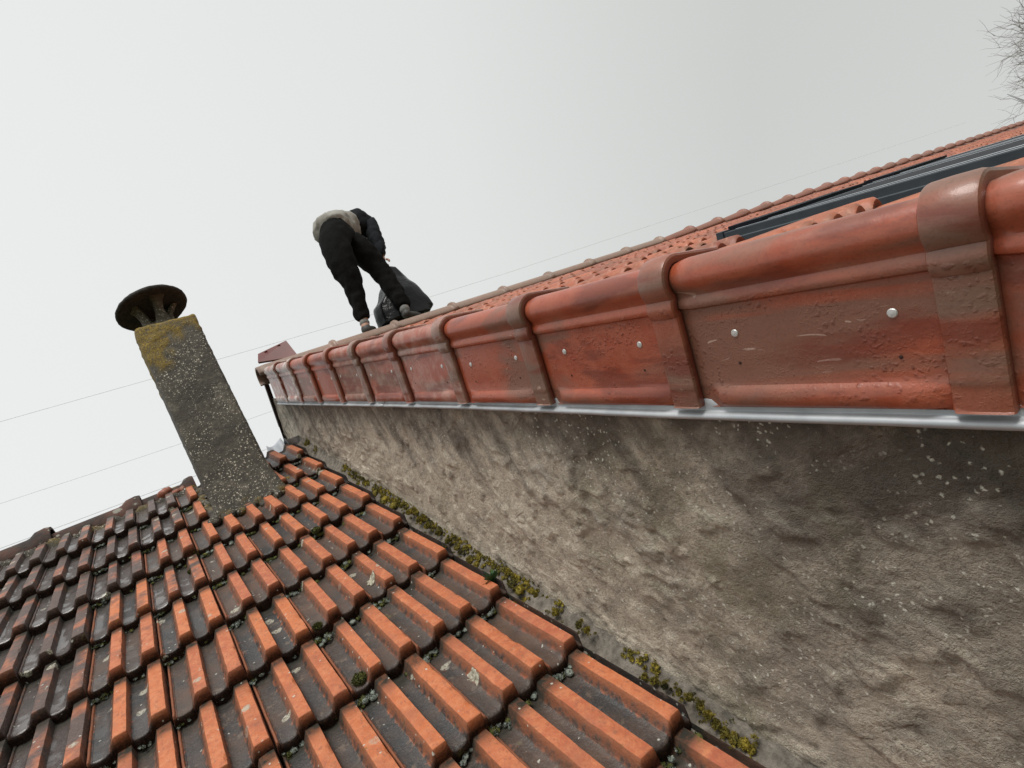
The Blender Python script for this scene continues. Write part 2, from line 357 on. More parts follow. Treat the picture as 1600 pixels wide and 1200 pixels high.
def mat_simple(name, c1, c2, sc=10, rough=0.8, bump=0.3, dist=0.005, metal=0.0, spec=0.5, **kw):
    m = Mat(name, metal=metal, spec=spec); n1 = m.noise(sc, 5, 0.6)
    return m.done(m.mix(m.ramp(n1, 0.35, 0.65), c1, c2), m.bump(n1, bump, dist), rough)

M_TILE = mat_old_tile()
M_VERGE = mat_verge()
M_STUCCO = mat_stucco()
M_CONC = mat_concrete()
M_UPTILE = mat_plain_clay('orange_clay_pantile', (0.42, 0.13, 0.065), (0.28, 0.085, 0.05), (0.24, 0.13, 0.085), 0.5, 5)
def mat_pantile():
    m = Mat('orange_clay_pantile'); n1 = m.noise(9, 5, 0.65); n2 = m.noise(60, 4, 0.6); r = m.attr('rnd')
    c = m.mix(r, (0.42, 0.125, 0.060), (0.26, 0.075, 0.045)); c = m.mix(m.ramp(n1, 0.45, 0.65, 0, 0.7), c, (0.17, 0.085, 0.05)); c = m.mix(m.ramp(n2, 0.55, 0.7, 0, 0.5), c, (0.50, 0.22, 0.13))
    c = m.mix(m.math('MULTIPLY', m.attr('under'), 0.75), c, (0.06, 0.025, 0.018))  # concave shade painted into the pans and nose undersides
    return m.done(c, m.bump(n2, 0.4, 0.004), m.ramp(n1, 0.3, 0.7, 0.4, 0.6))
M_UPTILE = mat_pantile()
M_UPRIDGE = mat_plain_clay('grey_brown_ridge_clay', (0.27, 0.16, 0.115), (0.22, 0.145, 0.11), (0.30, 0.24, 0.20), 0.5, 6)
M_OLDRIDGE = mat_plain_clay('blackened_ridge_clay', (0.028, 0.018, 0.015), (0.085, 0.035, 0.025), (0.06, 0.05, 0.04), 0.85, 7)
def mat_oldridge():
    m = Mat('blackened_ridge_clay'); n1 = m.noise(7, 5, 0.65); n2 = m.noise(50, 5, 0.65)
    c = m.mix(m.ramp(n1, 0.4, 0.65), (0.026, 0.017, 0.014), (0.10, 0.042, 0.028)); c = m.mix(m.ramp(n2, 0.5, 0.7, 0, 0.6), c, (0.055, 0.048, 0.038))
    for scv, thr, lo, col in ((9, 0.62, 0.16, (0.26, 0.26, 0.22)), (30, 0.6, 0.2, (0.30, 0.29, 0.24)), (12, 0.85, 0.22, (0.15, 0.12, 0.02))):
        vd = m.vor(scv); vc = m.vor(scv, out='Color'); sp = m.n('ShaderNodeSeparateColor'); m.lk(vc, sp.inputs[0])
        k = m.math('MULTIPLY', m.ramp(m.math('ADD', vd, m.math('MULTIPLY', m.math('SUBTRACT', n2, 0.5), 0.25)), lo, lo + 0.05, 1, 0), m.ramp(sp.outputs[0], thr, thr + 0.03)); c = m.mix(m.math('MULTIPLY', k, 0.8), c, col)
    return m.done(c, m.bump(n2, 0.7, 0.008), 0.85)
M_OLDRIDGE = mat_oldridge()
M_NAIL = mat_simple('galvanised_metal', (0.75, 0.75, 0.73), (0.55, 0.55, 0.53), 60, 0.35, 0.1, 0.001, metal=0.6)
M_ALU = mat_simple('dull_aluminium', (0.50, 0.52, 0.54), (0.34, 0.36, 0.38), 9, 0.5, 0.15, 0.003, metal=0.35)
M_WHITE = mat_simple('white_sheet_metal', (0.62, 0.66, 0.72), (0.55, 0.58, 0.64), 8, 0.45, 0.05, 0.002)
M_DARK = mat_simple('dark_hole', (0.05, 0.014, 0.010), (0.03, 0.012, 0.010), 20, 0.9)
M_MORTAR = mat_simple('grey_mortar', (0.10, 0.088, 0.072), (0.24, 0.21, 0.175), 35, 0.9, 1.0, 0.012)
M_MOSSY = mat_simple('yellow_moss', (0.045, 0.045, 0.013), (0.31, 0.24, 0.030), 24, 0.95, 0.6, 0.006)
M_MOSSG = mat_simple('green_moss', (0.035, 0.045, 0.012), (0.13, 0.13, 0.03), 60, 0.95, 0.6, 0.006)
M_LICH = mat_simple('grey_lichen', (0.07, 0.085, 0.07), (0.27, 0.30, 0.26), 70, 0.95, 0.6, 0.004)
M_CRUST = mat_simple('pale_lichen', (0.14, 0.12, 0.08), (0.52, 0.49, 0.39), 130, 0.95, 0.8, 0.004)
M_LEAF = mat_simple('fern_leaf', (0.03, 0.085, 0.03), (0.06, 0.15, 0.05), 30, 0.6)
M_PANEL = mat_simple('slate_grey_aluminium', (0.045, 0.055, 0.064), (0.062, 0.073, 0.084), 12, 0.6, 0.05, 0.002, spec=0.2)
M_RAIL = mat_simple('silver_rail', (0.26, 0.28, 0.30), (0.22, 0.24, 0.26), 12, 0.5, 0.02, 0.001, metal=0.2)
M_GLASS = mat_simple('black_panel_glass', (0.010, 0.012, 0.016), (0.014, 0.016, 0.022), 3, 0.55, 0.0, 0.001, spec=0.08)
M_FASCIA = mat_simple('dark_brown_board', (0.025, 0.014, 0.012), (0.04, 0.022, 0.018), 14, 0.6)
M_REDTILE = mat_simple('dark_red_tile', (0.10, 0.014, 0.010), (0.13, 0.018, 0.012), 8, 0.4, 0.1, 0.003)
M_WIRE = mat_simple('wire_metal', (0.55, 0.56, 0.57), (0.60, 0.61, 0.62), 2, 0.6)
M_BARK = mat_simple('grey_bark', (0.20, 0.18, 0.165), (0.29, 0.265, 0.245), 3, 0.9)
M_STEEL = mat_simple('grey_steel', (0.28, 0.29, 0.30), (0.33, 0.34, 0.35), 3, 0.6)
M_BRICK = mat_simple('plain_render', (0.30, 0.26, 0.21), (0.24, 0.21, 0.18), 2, 0.9)
M_GRASS = mat_simple('grass_ground', (0.05, 0.07, 0.025), (0.09, 0.10, 0.04), 0.4, 1.0)
M_BATTEN = mat_simple('dark_underlay', (0.02, 0.016, 0.013), (0.035, 0.025, 0.02), 10, 0.9)

# ---------------------------------------------------------------- ground
GZ = -5.2
g = mesh('ground', [(-2500, -2500, GZ), (2500, -2500, GZ), (2500, 2500, GZ), (-2500, 2500, GZ)], [(0, 1, 2, 3)], M_GRASS, smooth=False)
tag(g, kind='structure')

# ================================================================ LOWER HOUSE
low = thing('house', 'low house whose old mossy orange clay tile roof fills the foreground', 'house', tuple(LP(-0.5, -1.2, 0)))
VR = 3.80                       # ridge apex along the slope
JX = [-0.013 * 0 - 0.022 * K + 0.2 * k for k in range(-12, 4)]
JX = [-0.0226 + 0.1985 * k for k in range(-12, 4)]     # joints (right edge of each tile column)
V0 = 0.575 * K; EXP = 0.3015 * K

# field tile profile across the cover width (0..0.2): (u, height, rib)
prof = [(-0.004, -0.022, 0.25), (-0.001, -0.004, 0.3), (0.000, 0.0035, 0.45), (0.0015, 0.0048, 0.42), (0.0045, 0.0048, 0.42), (0.006, 0.0035, 0.45), (0.0075, -0.001, 0.2), (0.0095, -0.002, 0.1), (0.012, 0.000, 0.05), (0.020, -0.001, 0.0), (0.030, -0.002, 0.0), (0.040, -0.001, 0.0), (0.046, 0.000, 0.05),
        (0.0505, 0.0022, 0.20), (0.0540, 0.0065, 0.22), (0.0600, 0.0175, 0.38), (0.0650, 0.0266, 0.60), (0.0660, 0.0275, 1.0), (0.072, 0.0280, 1.0), (0.082, 0.0280, 1.0), (0.091, 0.0280, 1.0), (0.0968, 0.0275, 1.0), (0.0976, 0.0262, 0.7),
        (0.0992, 0.0080, 0.35), (0.1015, 0.002, 0.15), (0.105, 0.000, 0.0), (0.113, -0.001, 0.0), (0.122, -0.002, 0.0), (0.131, -0.001, 0.0), (0.1365, 0.000, 0.05),
        (0.1410, 0.0022, 0.20), (0.1445, 0.0065, 0.22), (0.1505, 0.0180, 0.38), (0.1555, 0.0272, 0.60), (0.1565, 0.0282, 1.0), (0.164, 0.0287, 1.0), (0.175, 0.0287, 1.0), (0.186, 0.0285, 1.0), (0.1915, 0.0280, 1.0), (0.1924, 0.0266, 0.7),
        (0.1936, 0.0120, 0.3), (0.1945, -0.002, 0.2), (0.195, -0.020, 0.2)]
PU = np.array([p[0] for p in prof]); PH = np.array([p[1] * 1.08 if p[1] > 0.003 else p[1] for p in prof]); PR = np.array([p[2] for p in prof])
vs_ = [(0.004, -0.054, 1.0), (0.0005, -0.024, 1.0), (0.0, -0.012, 1.0), (0.0028, -0.0050, 0.8), (0.0075, -0.0012, 0.4), (0.0090, -0.0008, 0.3), (0.016, 0.0, 0.0), (0.028, 0.0, 0.0), (0.043, 0.0, 0.0), (0.057, 0.0, 0.0), (0.072, 0.0, 0.0), (0.086, 0.0, 0.0), (0.101, 0.0, 0.0), (0.115, 0.0, 0.0), (0.130, 0.0, 0.0), (0.144, 0.0, 0.0), (0.159, 0.0, 0.0), (0.173, 0.0, 0.0), (0.188, 0.0, 0.0), (0.202, 0.0, 0.0), (0.216, 0.0, 0.0), (0.231, 0.0, 0.0), (0.245, 0.0, 0.0), (0.260, 0.0, 0.0), (0.275, 0.0, 0.0), (0.302, 0, 0), (0.322, 0, 0), (0.385, 0, 0)]
TT = 0.039                     # step height at the nose
def tile_verts(jx, v0, wmax=None):
    """one interlocking tile, right joint at jx, nose at v0; returns world verts and attributes"""
    w_ = 0.1985; x0 = jx - w_ + 0.002
    dv = rng.normal(0, 0.006); rot = rng.normal(0, 0.022); dz = rng.normal(0, 0.003); tiltx = rng.normal(0, 0.020); dxx = rng.normal(0, 0.0012); yaw = rng.normal(0, 0.004)
    seed = rng.uniform(0, 100, 3)
    V = []; rib = []; nose = []
    nU = len(PU)
    chip = rng.random() < 0.3; cu = rng.choice([0.066, 0.0968, 0.1565, 0.1915]); chips = [(rng.choice([0.0655, 0.0972, 0.156, 0.192]), rng.uniform(0.0, 0.3), rng.uniform(0.008, 0.03), rng.uniform(0.0015, 0.006)) for _ in range(int(rng.integers(0, 7)))] 
    for (vv, dz_, ns_) in vs_:
        for i in range(nU):
            u = PU[i]; h = PH[i]; rb = PR[i]
            top = max(0.0, min(1.0, h / 0.022))
            # ribs end a little behind the channel lips and are chamfered
            vo = vv
            if vv < 0.03: vo = vv + 0.006 * top
            edge = min(abs(u - 0.010), abs(u - 0.101), abs(u - 0.050), abs(u - 0.140))
            lip = 0.0
            if vv < 0.012 and top < 0.3: lip = max(0, 0.008 - edge) * 0.5   # rounded lip corners
            hh = h
            if h > 0.004 and vv < 0.0088: hh = h * {0.004: 0.2, 0.0005: 0.35, 0.0: 0.50, 0.0028: 0.68, 0.0075: 0.94}[vv]
            if h > 0.004 and vv in (0.0075, 0.009): hh += 0.001
            zz = TT * (1 - vo / EXP) + hh + dz_
            wob = 0.0011 * mnoise.noise(Vector((u * 55 + seed[0], vv * 22 + seed[1], seed[2])))
            if top > 0.8:
                for (cu_, cv_, cw_, cd_) in chips:
                    if abs(u - cu_) < 0.0035 and abs(vv - cv_) < cw_: wob -= cd_ * (1 - abs(vv - cv_) / cw_)
            x = x0 + u + dxx + yaw * (vv - 0.17) + 0.0009 * mnoise.noise(Vector((vv * 25 + seed[1], u * 20, seed[0])))
            if wmax is not None and x > wmax: x = wmax + (x - wmax) * 0.02
            v = v0 + vo + lip + dv + rot * (u - 0.1)
            V.append(LP(x, v, zz + wob + dz + tiltx * (u - 0.1)))
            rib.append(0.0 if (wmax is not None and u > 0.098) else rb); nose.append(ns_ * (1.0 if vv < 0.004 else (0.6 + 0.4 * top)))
    return V, rib, nose, nU

TV = []; TF = []; A = {'rib': [], 'nose': [], 'rnd': [], 'age': [], 'head': []}
nU = len(PU); nV = len(vs_)
fl = grid_faces(nU, nV)
chim_x0, chim_x1 = 0.075, 0.355
for r in range(-4, 10):
    for c in range(len(JX) + 1):
        v0 = V0 + r * EXP
        if c < len(JX): jx = JX[c]; wmax = None
        else: jx = JX[-1] + 0.1985; wmax = 0.688
        if v0 > VR - 0.10: continue
        xm = jx - 0.1
        V, rb, no, _ = tile_verts(jx, v0, wmax)
        b = len(TV); TV.extend(V); TF.extend([tuple(i + b for i in f) for f in fl])
        rv = rng.random()
        # the left of the roof and the top rows are black with algae, the side by the wall is clean orange
        a = 0.46 + 0.85 * (-(xm + 0.28)) + 0.13 * (v0 - 1.9) + rng.normal(0, 0.10)
        if xm < 0.10 and v0 > 2.9: a += 0.22
        if xm < -0.42: a += 0.10
        if xm > -0.12: a -= 0.22
        if rng.random() < 0.13: a += 0.28
        a = float(np.clip(a, 0.02, 0.80))
        A['head'] += [1.0 if q_[0] > 0.32 else (0.35 if q_[0] > 0.30 else 0.0) for q_ in vs_ for _ in range(nU)]  # weight of grime and painted shade at the tile's upper end
        k = len(V); A['rib'] += rb; A['nose'] += no; A['rnd'] += [rv] * k; A['age'] += [a] * k
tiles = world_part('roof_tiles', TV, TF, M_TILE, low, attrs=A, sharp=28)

# roof deck below the tiles, back slope, house walls
ridge_pt = LP(0, VR, -0.01)
yr, zr = ridge_pt[1], ridge_pt[2]
eav = LP(0, -1.25, -0.03)
yb2 = yr + (yr - eav[1]); 
XL = -3.2
mb = MB()
mb.add([(XL, eav[1], eav[2]), (XW - 0.01, eav[1], eav[2]), (XW - 0.01, yr, zr - 0.03), (XL, yr, zr - 0.03), (XL, yb2, eav[2]), (XW - 0.01, yb2, eav[2])],
       [(0, 1, 2, 3), (3, 2, 5, 4)])
world_part('roof_deck', mb.V, mb.F, M_BATTEN, low, smooth=False)
mb = MB()
x0, x1, y0, y1 = XL + 0.1, XW - 0.03, eav[1] + 0.3, yb2 - 0.3
ztop0 = eav[2] + 0.15
mb.add([(x0, y0, GZ), (x1, y0, GZ), (x1, y1, GZ), (x0, y1, GZ), (x0, y0, ztop0), (x1, y0, ztop0), (x1, y1, ztop0), (x0, y1, ztop0), (x0, yr, zr - 0.1), (x1, yr, zr - 0.1)],
       [(0, 1, 5, 4), (2, 3, 7, 6), (0, 4, 8, 7, 3), (1, 2, 6, 9, 5)])
world_part('wall', mb.V, mb.F, M_BRICK, low, smooth=False)

# ridge tiles of the lower house
def half_round(x0, x1, yc, zc, r, parent, name, mat, collar=True, co=1.0, taper=0.0, flip=1, seg=14, sag=0.0, arc=1.12):
    us = [0, 0.02, 0.05, 0.055, 0.10, 0.5, 0.9, 1.0] if co < 1.5 else [0, 0.05, 0.15, 0.21, 0.25, 0.5, 0.9, 1.0]
    offs = [0.013, 0.016, 0.013, 0.004, 0.0, 0.0, 0.0, -0.004] if collar else [0.0] * 8
    offs = [o_ * co if o_ > 0.005 else o_ for o_ in offs]
    V = []; nu = seg + 1
    for u, o in zip(us, offs):
        x = x0 + (x1 - x0) * u
        for k in range(nu):
            t = -math.pi / 2 * arc + math.pi * arc * k / seg
            rr = r + o + taper * (0.5 - u) + 0.0015 * mnoise.noise(Vector((x * 12, t * 2, zc * 9)))
            V.append((x, yc + rr * math.sin(t), zc + rr * math.cos(t) + sag * u))
    n0 = len(V)
    for u, o in zip(us, offs):
        x = x0 + (x1 - x0) * u
        for k in range(nu):
            t = -math.pi / 2 * arc + math.pi * arc * k / seg
            rr = r + o + taper * (0.5 - u) - 0.014
            V.append((x, yc + rr * math.sin(t), zc + rr * math.cos(t) + sag * u))
    F = grid_faces(nu, 8) + [tuple(i + n0 for i in f) for f in grid_faces(nu, 8, True)]
    for j in (0, 7):
        for k in range(seg): F.append((j * nu + k, j * nu + k + 1, n0 + j * nu + k + 1, n0 + j * nu + k))
    for j in range(7):
        for k in (0, seg): F.append((j * nu + k, (j + 1) * nu + k, n0 + (j + 1) * nu + k, n0 + j * nu + k))
    o = world_part(name, V, F, mat, parent); 
    return o
RZ = zr - 0.055
xs = [-3.15 + 0.42 * k for k in range(8)]
pz = lambda x: RZ + (0.035 * (-(x) / 0.85) if x < 0 else 0)
edges = [-3.01, -2.61, -2.21, -1.81, -1.41, -1.01, -0.60, -0.18, 0.10]
for a_, b_2 in zip(edges[:-1], edges[1:]):
    half_round(b_2 + 0.0, a_ - 0.03, yr, pz(b_2), 0.090 + rng.uniform(-.002, .002), low, 'ridge_tile', M_OLDRIDGE, co=1.7)
half_round(0.36, 0.70, yr, RZ - 0.055, 0.085, low, 'ridge_tile', M_OLDRIDGE)
half_round(0.66, 0.76, yr - 0.02, RZ + 0.015, 0.080, low, 'ridge_tile', M_TILE)

m_ = MB(); core(m_, (-0.060, yr - 0.075, zr - 0.005), 0.042, N, 0.8); core(m_, (-0.015, yr - 0.08, zr - 0.03), 0.035, N, 0.7); core(m_, (0.03, yr - 0.085, zr - 0.035), 0.028, N, 0.7)
world_part('clay_lump', wrinkle(m_.V, 30, 0.01), m_.F, M_UPTILE, low, attrs={'rnd': [0.6] * len(m_.V), 'under': [0.2] * len(m_.V)})
# mortar bedding under the ridge (bumpy)
def lump_strip(pts, width, height, mat, parent, name, nx=120, na=9, up=N, side=S, amp=0.5, sc=22):
    V = []
    P0, P1 = np.array(pts[0], float), np.array(pts[1], float)
    for i in range(nx):
        c = P0 + (P1 - P0) * i / (nx - 1)
        for k in range(na):
            t = -1 + 2 * k / (na - 1); hh = (1 - abs(t) ** 2.2)
            q = c + side * width * t
            nz = fbm(q, sc, 3)
            V.append(q + up * (height * hh * (1 + amp * nz * 2) - 0.01 * (abs(t) == 1)) + side * 0.3 * width * fbm(q + 5, sc * .7, 2))
    return world_part(name, V, grid_faces(na, nx), mat, parent, attrs={'moss': [max(0, min(1, 2.5 * fbm(p, 9, 3))) for p in V]})
lump_strip([(-3.0, yr - 0.085, zr - 0.075), (0.10, yr - 0.085, zr - 0.085)], 0.05, 0.045, M_CONC, low, 'ridge_mortar', 260)

# chimney -------------------------------------------------------
cy = 2.357
def rough_prism(x0, x1, y0, y1, z0, z1, nx, nz, mossfn, flare=None, rnd=0.006, seedv=0.0, amp=0.004):
    """rounded-corner rough shaft"""
    ring = []
    w2, d2 = (x1 - x0) / 2, (y1 - y0) / 2; r = 0.014; n = 14
    for (sx, sy, a0) in ((1, -1, -90), (1, 1, 0), (-1, 1, 90), (-1, -1, 180)):
        for k in range(4):
            a = math.radians(a0 + 30 * k); ring.append((sx * (w2 - r) + r * math.cos(a), sy * (d2 - r) + r * math.sin(a)))
    pts = []
    for i in range(len(ring)):
        p, q = ring[i], ring[(i + 1) % len(ring)]; L = math.dist(p, q); k = max(1, int(L / 0.014))
        for j in range(k): pts.append((p[0] + (q[0] - p[0]) * j / k, p[1] + (q[1] - p[1]) * j / k))
    V = []; ms = []
    for j in range(nz):
        t = j / (nz - 1); z = z0 + (z1 - z0) * t
        f = flare(z) if flare else (1, 1, 0, 0)
        for (a, b) in pts:
            x = (x0 + x1) / 2 + a * f[0] + f[2]; y = (y0 + y1) / 2 + b * f[1] + f[3]
            m_ = mossfn(x, y, z)
            q = Vector((x, y, z + seedv)); d_ = 0.0022 * fbm(q, 60, 3) * 2 + 0.010 * m_ * max(0, fbm(q, 30, 3) + 0.35)
            nrm = math.hypot(a, b); 
            V.append((x + a / nrm * d_, y + b / nrm * d_, z + (0.004 * fbm(q, 30, 2) if j == nz - 1 else 0))); ms.append(m_)
    nu = len(pts); F = grid_faces(nu, nz, False, True)
    V.append(((x0 + x1) / 2, (y0 + y1) / 2, z1)); ms.append(0); c = len(V) - 1
    for k in range(nu): F.append((c, (nz - 1) * nu + k, (nz - 1) * nu + (k + 1) % nu))
    return V, F, ms
def moss_top(x, y, z):
    xr = (x - 0.09) / 0.24
    lim = 1.52 if xr < 0.45 else 1.61
    if xr < 0.35: lim = 1.49
    m_ = (z - lim) / 0.07 + 3.2 * fbm((x, y, z), 19, 3)
    m_ = max(0, min(1, m_)); 
    if z < 0.80: m_ = max(m_, min(1, max(0, 2.2 * fbm((x + 3, y, z), 12, 2))))
    return m_
def flare(z):
    if z > 0.93: return (1, 1, 0, 0)
    t = (0.93 - z) / 0.2
    return (1 + 0.17 * t * t + 0.06 * t, 1 + 0.05 * t, 0.010 * t, -0.02 * t * t)
CX0, CX1, CY0, CY1 = 0.088, 0.330, 2.357, 2.62
V, F, ms = rough_prism(CX0, CX1, CY0, CY1, 0.60, 1.700, 0, 90, moss_top, flare)
CS = 1.298
chim = world_part('chimney', np.array(V) * CS, F, M_CONC, low, attrs={'moss': ms})
# crack lines around the base cast as thin proud mortar seam
ccx, ccy = (CX0 + CX1) / 2 - 0.012, (CY0 + CY1) / 2
# cowl: flared socket, three prongs, mushroom disc
V = []; seg = 32
prf = [(0.000, 0.095), (0.012, 0.088), (0.03, 0.070), (0.055, 0.058), (0.075, 0.056)]
V = []
for (h, r) in prf:
    for k in range(seg):
        a = 2 * math.pi * k / seg; rr = r * (1 + 0.05 * fbm((math.cos(a), math.sin(a), h * 10), 2.5, 2))
        V.append((ccx + rr * math.cos(a), ccy + rr * math.sin(a), 1.695 + h))
F = grid_faces(seg, len(prf), False, True); F.append(tuple((len(prf) - 1) * seg + k for k in range(seg)))
world_part('cowl_socket', np.array(V) * CS, F, M_CONC, chim, attrs={'moss': [0.15] * len(V)})
for k in range(4):
    a = math.radians(-70 + 90 * k); mb = MB()
    c, s = math.cos(a), math.sin(a); t_ = np.array([-s, c, 0]); o_ = np.array([c, s, 0]); base = np.array([ccx, ccy, 1.745])
    mb.V = []
    pr = [(0.0, 0.040, 0.050), (0.04, 0.024, 0.050), (0.08, 0.016, 0.054), (0.115, 0.020, 0.068), (0.138, 0.032, 0.088)]
    VV = []
    for (h, wd, rad) in pr:
        for (sx, sy) in ((-1, -1), (1, -1), (1, 1), (-1, 1)):
            VV.append(base + t_ * wd * sx + o_ * (rad + 0.012 * sy) + np.array([0, 0, h]))
    FF = grid_faces(4, len(pr), False, True)
    world_part('cowl_leg', np.array(VV) * CS, FF, M_CONC, chim, attrs={'moss': [0.1] * len(VV)})
V = []; prf = [(0.0, 0.012), (0.045, 0.010), (0.10, 0.002), (0.130, -0.004), (0.145, -0.006), (0.152, 0.002), (0.151, 0.010), (0.140, 0.022), (0.11, 0.038), (0.06, 0.050), (0.0, 0.054)]
seg = 64
for (r, h) in prf:
    for k in range(seg):
        a = 2 * math.pi * k / seg; q = (math.cos(a) * r * 20, math.sin(a) * r * 20, h * 20)
        rr = r * (1 + 0.02 * fbm(q, 1.6, 3) + 0.012 * mnoise.noise(Vector((a * 9, h * 60, 3))) ); zz = h + 0.004 * fbm(q, 1.3, 3)
        V.append((ccx + rr * math.cos(a), ccy + rr * math.sin(a), 1.876 + zz + 0.10 * rr * math.cos(a)))
F = grid_faces(seg, len(prf), True, True)
world_part('chimney_cap', np.array(V) * CS, F, mat_simple('soot_black_concrete', (0.016, 0.014, 0.012), (0.045, 0.040, 0.034), 45, 0.95, 1.0, 0.01), chim)

# grey mortar lumps packed round the chimney foot
mbk = MB()
for k in range(46):
    t = k / 45
    x = 0.085 + 0.40 * t; v = 2.985 + 0.012 * rng.normal()
    if t > 0.8: v += (t - 0.8) * 0.9
    c = LP(x, v, 0.020 + 0.008 * rng.normal()); core(mbk, c, rng.uniform(0.022, 0.036), N, 0.8)
for k in range(24):
    t = k / 23; core(mbk, LP(0.095 + 0.01 * rng.normal(), 3.0 + 0.55 * t, 0.015), rng.uniform(0.02, 0.034), N, 0.8)
    core(mbk, LP(0.475 - 0.05 * t + 0.01 * rng.normal(), 3.1 + 0.45 * t, 0.015), rng.uniform(0.02, 0.034), N, 0.8)
world_part('mortar_skirt', wrinkle(mbk.V, 40, 0.008), mbk.F, M_CONC, low, attrs={'moss': [max(0, min(1, 2.0 * fbm((p[0], p[1], p[2]), 16, 2))) for p in mbk.V]})

# bent white metal sheet between chimney and tall wall
tops = [(416, 697), (421, 699), (427, 697), (432, 692), (438, 684)]; bots_ = [(421, 719), (430, 718), (439, 716), (448, 714), (457, 709)]
V = []
for j in range(8):
    for i in range(5):
        b = j / 7; px_ = tops[i][0] * (1 - b) + bots_[i][0] * b; py_ = tops[i][1] * (1 - b) + bots_[i][1] * b
        V.append(P(px_, py_, yr + 0.10 + 0.02 * math.sin(i) - 0.05 * b))
o = world_part('flashing_sheet', V, grid_faces(5, 8), M_WHITE, low)
sm = o.modifiers.new('thick', 'SOLIDIFY'); sm.thickness = 0.0015

# mortar fillet along the wall foot, lumpy
V = []; nx, na = 420, 16
for i in range(nx):
    v = -1.0 + 4.75 * i / (nx - 1)
    for k in range(na):
        t = k / (na - 1)
        x = 0.684 + t * 0.085; h = 0.010 + 0.022 * t + 0.055 * t ** 3
        q = (x, v, 0.3)
        h += 0.014 * fbm(q, 26, 4) * (1 if k < na - 1 else 0.3); x += 0.012 * fbm((x, v, 9), 20, 2) * (1 - t)
        if k == 0: h = -0.02
        V.append(LP(min(x, 0.775), v, h))
world_part('mortar_fillet', V, grid_faces(na, nx, True), M_MORTAR, low)

# ---------------------------------------------------------------- growth on the roof
def tuft_blob(mb, c, r, n, up, flat=0.5, leaf=0.006):
    """many tiny leafy faces through a cushion's volume"""
    c = np.asarray(c, float); up = np.asarray(up, float)
    for _ in range(n):
        dct = rng.normal(size=3); dct /= np.linalg.norm(dct); rr = r * rng.uniform(0.75, 1.0) * (1 + 0.25 * fbm(dct * 2 + c * 30, 1.0, 2))
        p = dct * rr; pu = p @ up; p = p - up * pu + up * abs(pu) * flat
        p = c + p; s_ = leaf * rng.uniform(0.6, 1.5)
        a = rng.normal(size=3); a /= np.linalg.norm(a); b = np.cross(a, dct + rng.normal(size=3) * 0.4); b /= (np.linalg.norm(b) + 1e-9)
        out_ = dct * 0.5 + up * 0.5
        mb.add([p - a * s_ * 0.5, p + a * s_ * 0.5, p + out_ * s_ * 1.3 + b * s_ * 0.2], [(0, 1, 2)])
def moss_thing(name, label, c, r, mat, n=900, flat=0.6, cat='moss', leaf=0.004):
    mb = MB(); core(mb, (0, 0, 0), r, N, flat); tuft_blob(mb, (0, 0, 0), r, n, N, flat, leaf)
    o = mesh(name, mb.V, mb.F, mat, loc=tuple(c), smooth=False); tag(o, label, cat, 'moss cushions on the old tiles'); return o
def onroof(px, py, n=0.03):
    r = M @ np.array([px - 800.0, py - 600.0, FPX]); t = (n - K) / (r @ N); return r * t
moss_thing('moss_cushion', 'largest round dark green moss cushion, low on the orange tiles', onroof(562, 1062, .035), 0.021, M_MOSSG)
moss_thing('moss_cushion', 'middle sized dark green moss cushion in a tile channel up the slope', onroof(497, 980, .035), 0.017, M_MOSSG)
moss_thing('moss_cushion', 'green moss cushion nearest the chimney foot, in a broken tile channel', onroof(494, 829, .035), 0.020, M_MOSSG, 600)
moss_thing('moss_cushion', 'small moss cushion beside the red broken channel left of the grey tiles', onroof(300, 893, .03), 0.016, M_MOSSG, 500)

# yellow moss growing along the wall foot (nobody could count it)
mb = MB()
pts = [(585, 772, 14), (600, 782, 16), (615, 790, 14), (640, 800, 10), (655, 812, 9), (700, 845, 10), (715, 855, 11), (735, 875, 13), (745, 883, 12), (800, 912, 13), (812, 922, 14), (822, 938, 12), (838, 930, 7), (850, 962, 17), (868, 958, 9),
       (905, 978, 9), (918, 985, 9), (1008, 1058, 8), (1022, 1065, 9), (1040, 1073, 8), (1062, 1082, 8), (1078, 1090, 10), (1095, 1104, 11), (1108, 1118, 11), (1120, 1132, 12), (1133, 1145, 12), (1148, 1155, 13), (1164, 1163, 14), (1175, 1172, 11), (668, 822, 10), (684, 833, 7), (560, 757, 9), (625, 803, 9)]
for k in range(900):
    v = rng.uniform(0.55, 3.6)
    if fbm((v * 1.0, 4, 1), 2.6, 3) < 0.02: continue
    x = min(0.756, rng.normal(0.740, 0.008)); q = x; t_x = (x - 0.684) / 0.085; c = LP(x, v, 0.010 + 0.022 * t_x + 0.055 * t_x ** 3 + 0.004); rr = rng.uniform(0.0025, 0.0075)
    core(mb, c, rr, np.array([-0.5, -.3, .8]), 0.6); tuft_blob(mb, c, rr * 1.1, 34, np.array([-0.5, -.3, .8]), 0.75, 0.0035)
for (a, b, s_) in pts:
    c = M @ np.array([a - 800.0, b - 600.0, FPX]); c = c * (0.738 / c[0] * 0.972); dist = np.linalg.norm(c); rr = s_ / 880 * dist * 0.55
    core(mb, c, rr, np.array([-0.5, -.3, .8]), 0.6); tuft_blob(mb, c, rr, 260, np.array([-0.5, -.3, .8]), 0.75, 0.0035)
    for _ in range(5):
        c2 = c + rng.normal(size=3) * rr * 1.3; c2[0] = min(c2[0], 0.75); tuft_blob(mb, c2, rr * 0.4, 50, N, 0.6, 0.0035)
o = mesh('yellow_moss', mb.V, mb.F, M_MOSSY, smooth=False); tag(o, 'bright yellow moss growing along the foot of the stucco wall', 'moss', kind='stuff')

